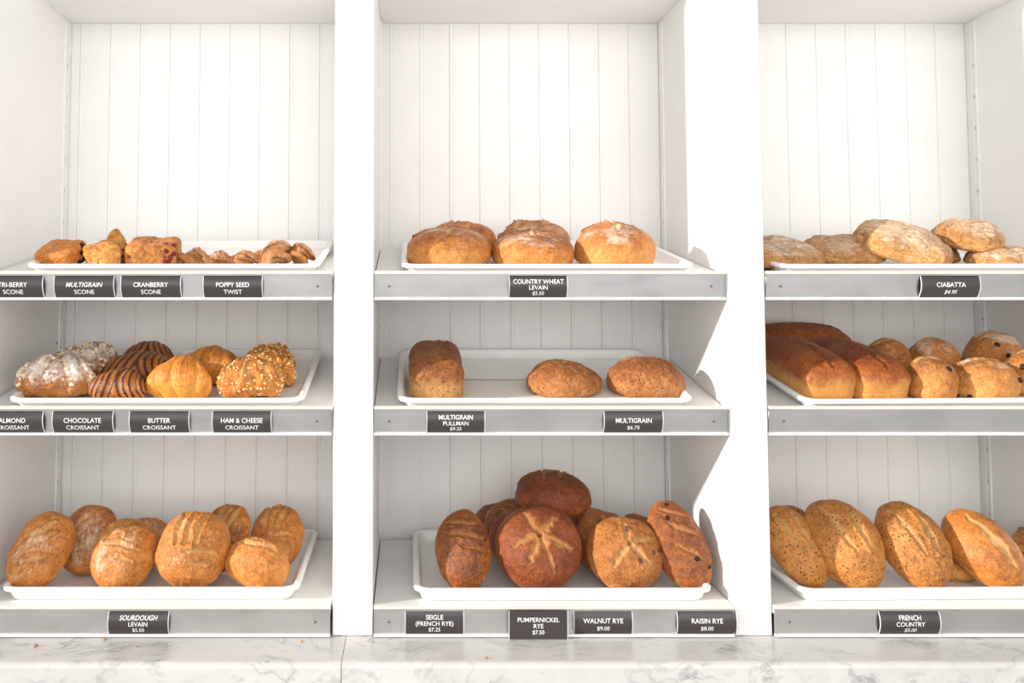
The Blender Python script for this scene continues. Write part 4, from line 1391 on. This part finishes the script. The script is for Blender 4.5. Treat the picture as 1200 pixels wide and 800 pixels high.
def stud(id, name, mat, spots, r, sz=0.7, sink=0.4, stretch=1.2):
    o, g, Rm = OBJ[id]
    Nn = normals(g['v'], g['f'])
    for i, s in enumerate(spots):
        place_part(o, name, mat, g['v'], Nn, facing(id, s), r * (0.85 + 0.3 * ((i * 7) % 5) / 5), i + 3 + len(id), sz, sink, stretch)


stud('tri', 'berry', M['berry'], [(0.97, 0.35), (0.93, -0.1), (0.98, -0.45), (0.90, 0.65), (0.88, -0.6), (0.86, 0.15)], 0.0068, sink=0.62)
stud('cran', 'cranberry', M['cranberry'], [(0.72, 0.3), (0.86, 0.55), (0.80, -0.25), (0.66, -0.5), (0.92, 0.05), (0.60, 0.7), (0.75, -0.7)], 0.0060, sink=0.66, stretch=1.5)
stud('cran', 'berry', M['berry'], [(0.62, -0.75), (-0.35, -0.8)], 0.0050)
stud('mg2', 'seed_cluster', M['walnut_bit'], [(0.75, -0.1), (0.82, -0.4)], 0.004)
stud('ra1', 'raisin', M['raisin_fruit'], [(-0.28, 0.95), (-0.40, 0.70), (0.28, -0.12), (0.72, -0.36)], 0.0050)
stud('wa1', 'walnut_piece', M['walnut_bit'], [(0.62, 0.18), (0.80, 0.16), (0.05, 0.76), (0.22, 0.02)], 0.0062, sz=0.3, sink=0.6)
stud('ro1', 'raisin', M['raisin_fruit'], [(0.30, 0.60), (0.80, -0.82)], 0.0070)
stud('ro4', 'raisin', M['raisin_fruit'], [(-0.66, -0.86), (0.75, 0.1)], 0.0065)
stud('ro5', 'raisin', M['raisin_fruit'], [(0.0, 0.2), (-0.25, 0.6), (-0.85, -0.15), (0.1, -0.3)], 0.0062, sink=0.55)
stud('ro6', 'raisin', M['raisin_fruit'], [(-0.72, 0.35), (-0.3, 0.6), (-0.1, -0.1)], 0.0065)


def scatter(id, name, mat, count, r0, r1, thin, seed, zmin=0.0, ell=1.5):
    """small loose toppings, joined: far too many to count"""
    o, g, Rm = OBJ[id]
    V, F = g['v'], g['f']
    Nn = normals(V, F)
    zs = V[:, 2]
    pool = np.where((zs > zs.min() + (zs.max() - zs.min()) * zmin) & ((Nn @ Rm.T)[:, 1] < 0.75))[0]
    rg = np.random.default_rng(seed)
    vs, fs, b = [], [], 0
    for i in rg.choice(pool, count):
        r = rg.uniform(r0, r1)
        n = 8
        q = np.array(Vector(Nn[i] + rg.normal(0, 0.35, 3)).to_track_quat('Z', 'Y').to_matrix())
        a = np.linspace(0, 2 * math.pi, n, endpoint=False)
        ring = np.stack([np.cos(a) * r * ell, np.sin(a) * r, np.zeros(n)], 1) * (1 + rg.uniform(-0.18, 0.18, n))[:, None]
        ph = rg.uniform(0, 3.1)
        c, s = math.cos(ph), math.sin(ph)
        Rz = np.array([[c, -s, 0], [s, c, 0], [0, 0, 1]])
        top = ring * 0.8 + np.array([0, 0, thin])
        lo = np.concatenate([ring, top, [[0, 0, thin * 1.25]]]) @ Rz.T @ q.T + V[i] + Nn[i] * thin * 0.1
        vs.append(lo)
        for k in range(n):
            fs.append((b + k, b + (k + 1) % n, b + n + (k + 1) % n, b + n + k))
            fs.append((b + n + k, b + n + (k + 1) % n, b + 2 * n))
        b += 2 * n + 1
    o2 = link(name, mesh(name, np.concatenate(vs), fs, True), mat, o)
    o2['kind'] = 'stuff'
    return o2


for i, k in enumerate(('al1', 'al2', 'al3')):
    scatter(k, 'almond_flakes', M['almond_flake_sugar'] if 'almond_flake_sugar' in M else M['almond_flake'], 190, 0.0032, 0.0052, 0.0008, 11 + i, 0.35)
for i, k in enumerate(('hc1', 'hc2', 'hc3')):
    scatter(k, 'melted_cheese_bits', M['cheese'], 230, 0.0014, 0.0034, 0.0018, 31 + i, 0.12, 1.3)

# ------------------------------------------------------------------ crumbs
CR = [(-0.79, -0.058, 0.0044, 'brown bread crumb on the marble under the sourdough rail, near the left edge'),
      (-0.655, -0.022, 0.0036, 'flat golden crumb against the lower left rail'),
      (-0.575, -0.060, 0.0024, 'tiny crumb on the marble below the SOURDOUGH ticket'),
      (-0.228, -0.032, 0.0026, 'pale crumb on the marble beside the left white upright'),
      (0.160, -0.120, 0.0028, 'tan crumb at the marble edge below the PUMPERNICKEL ticket')]
for i, (x, y, r, lab) in enumerate(CR):
    v, f = blob(r, 70 + i, 1.3, 1.0, 0.6)
    v[:, 2] -= v[:, 2].min()
    o = link('bread_crumb', fast_mesh('bread_crumb', v, f), M['crumb'])
    o.location = (x, y, CT + 0.0002)
    tag(o, lab, 'crumb', 'crumbs on the marble')
v, f = blob(0.0032, 91, 1.3, 1.0, 0.6)
o = link('bread_crumb', fast_mesh('bread_crumb', v, f), M['berry'])
o.matrix_world = SHELF_M['left', 2] @ Matrix.Translation((0.262, 0.235, TRAY_FLOOR + 0.0022 - SINK[2]))
tag(o, 'dark crumb on the croissant tray right of the cheese croissants', 'crumb')
bpy.context.view_layer.update()
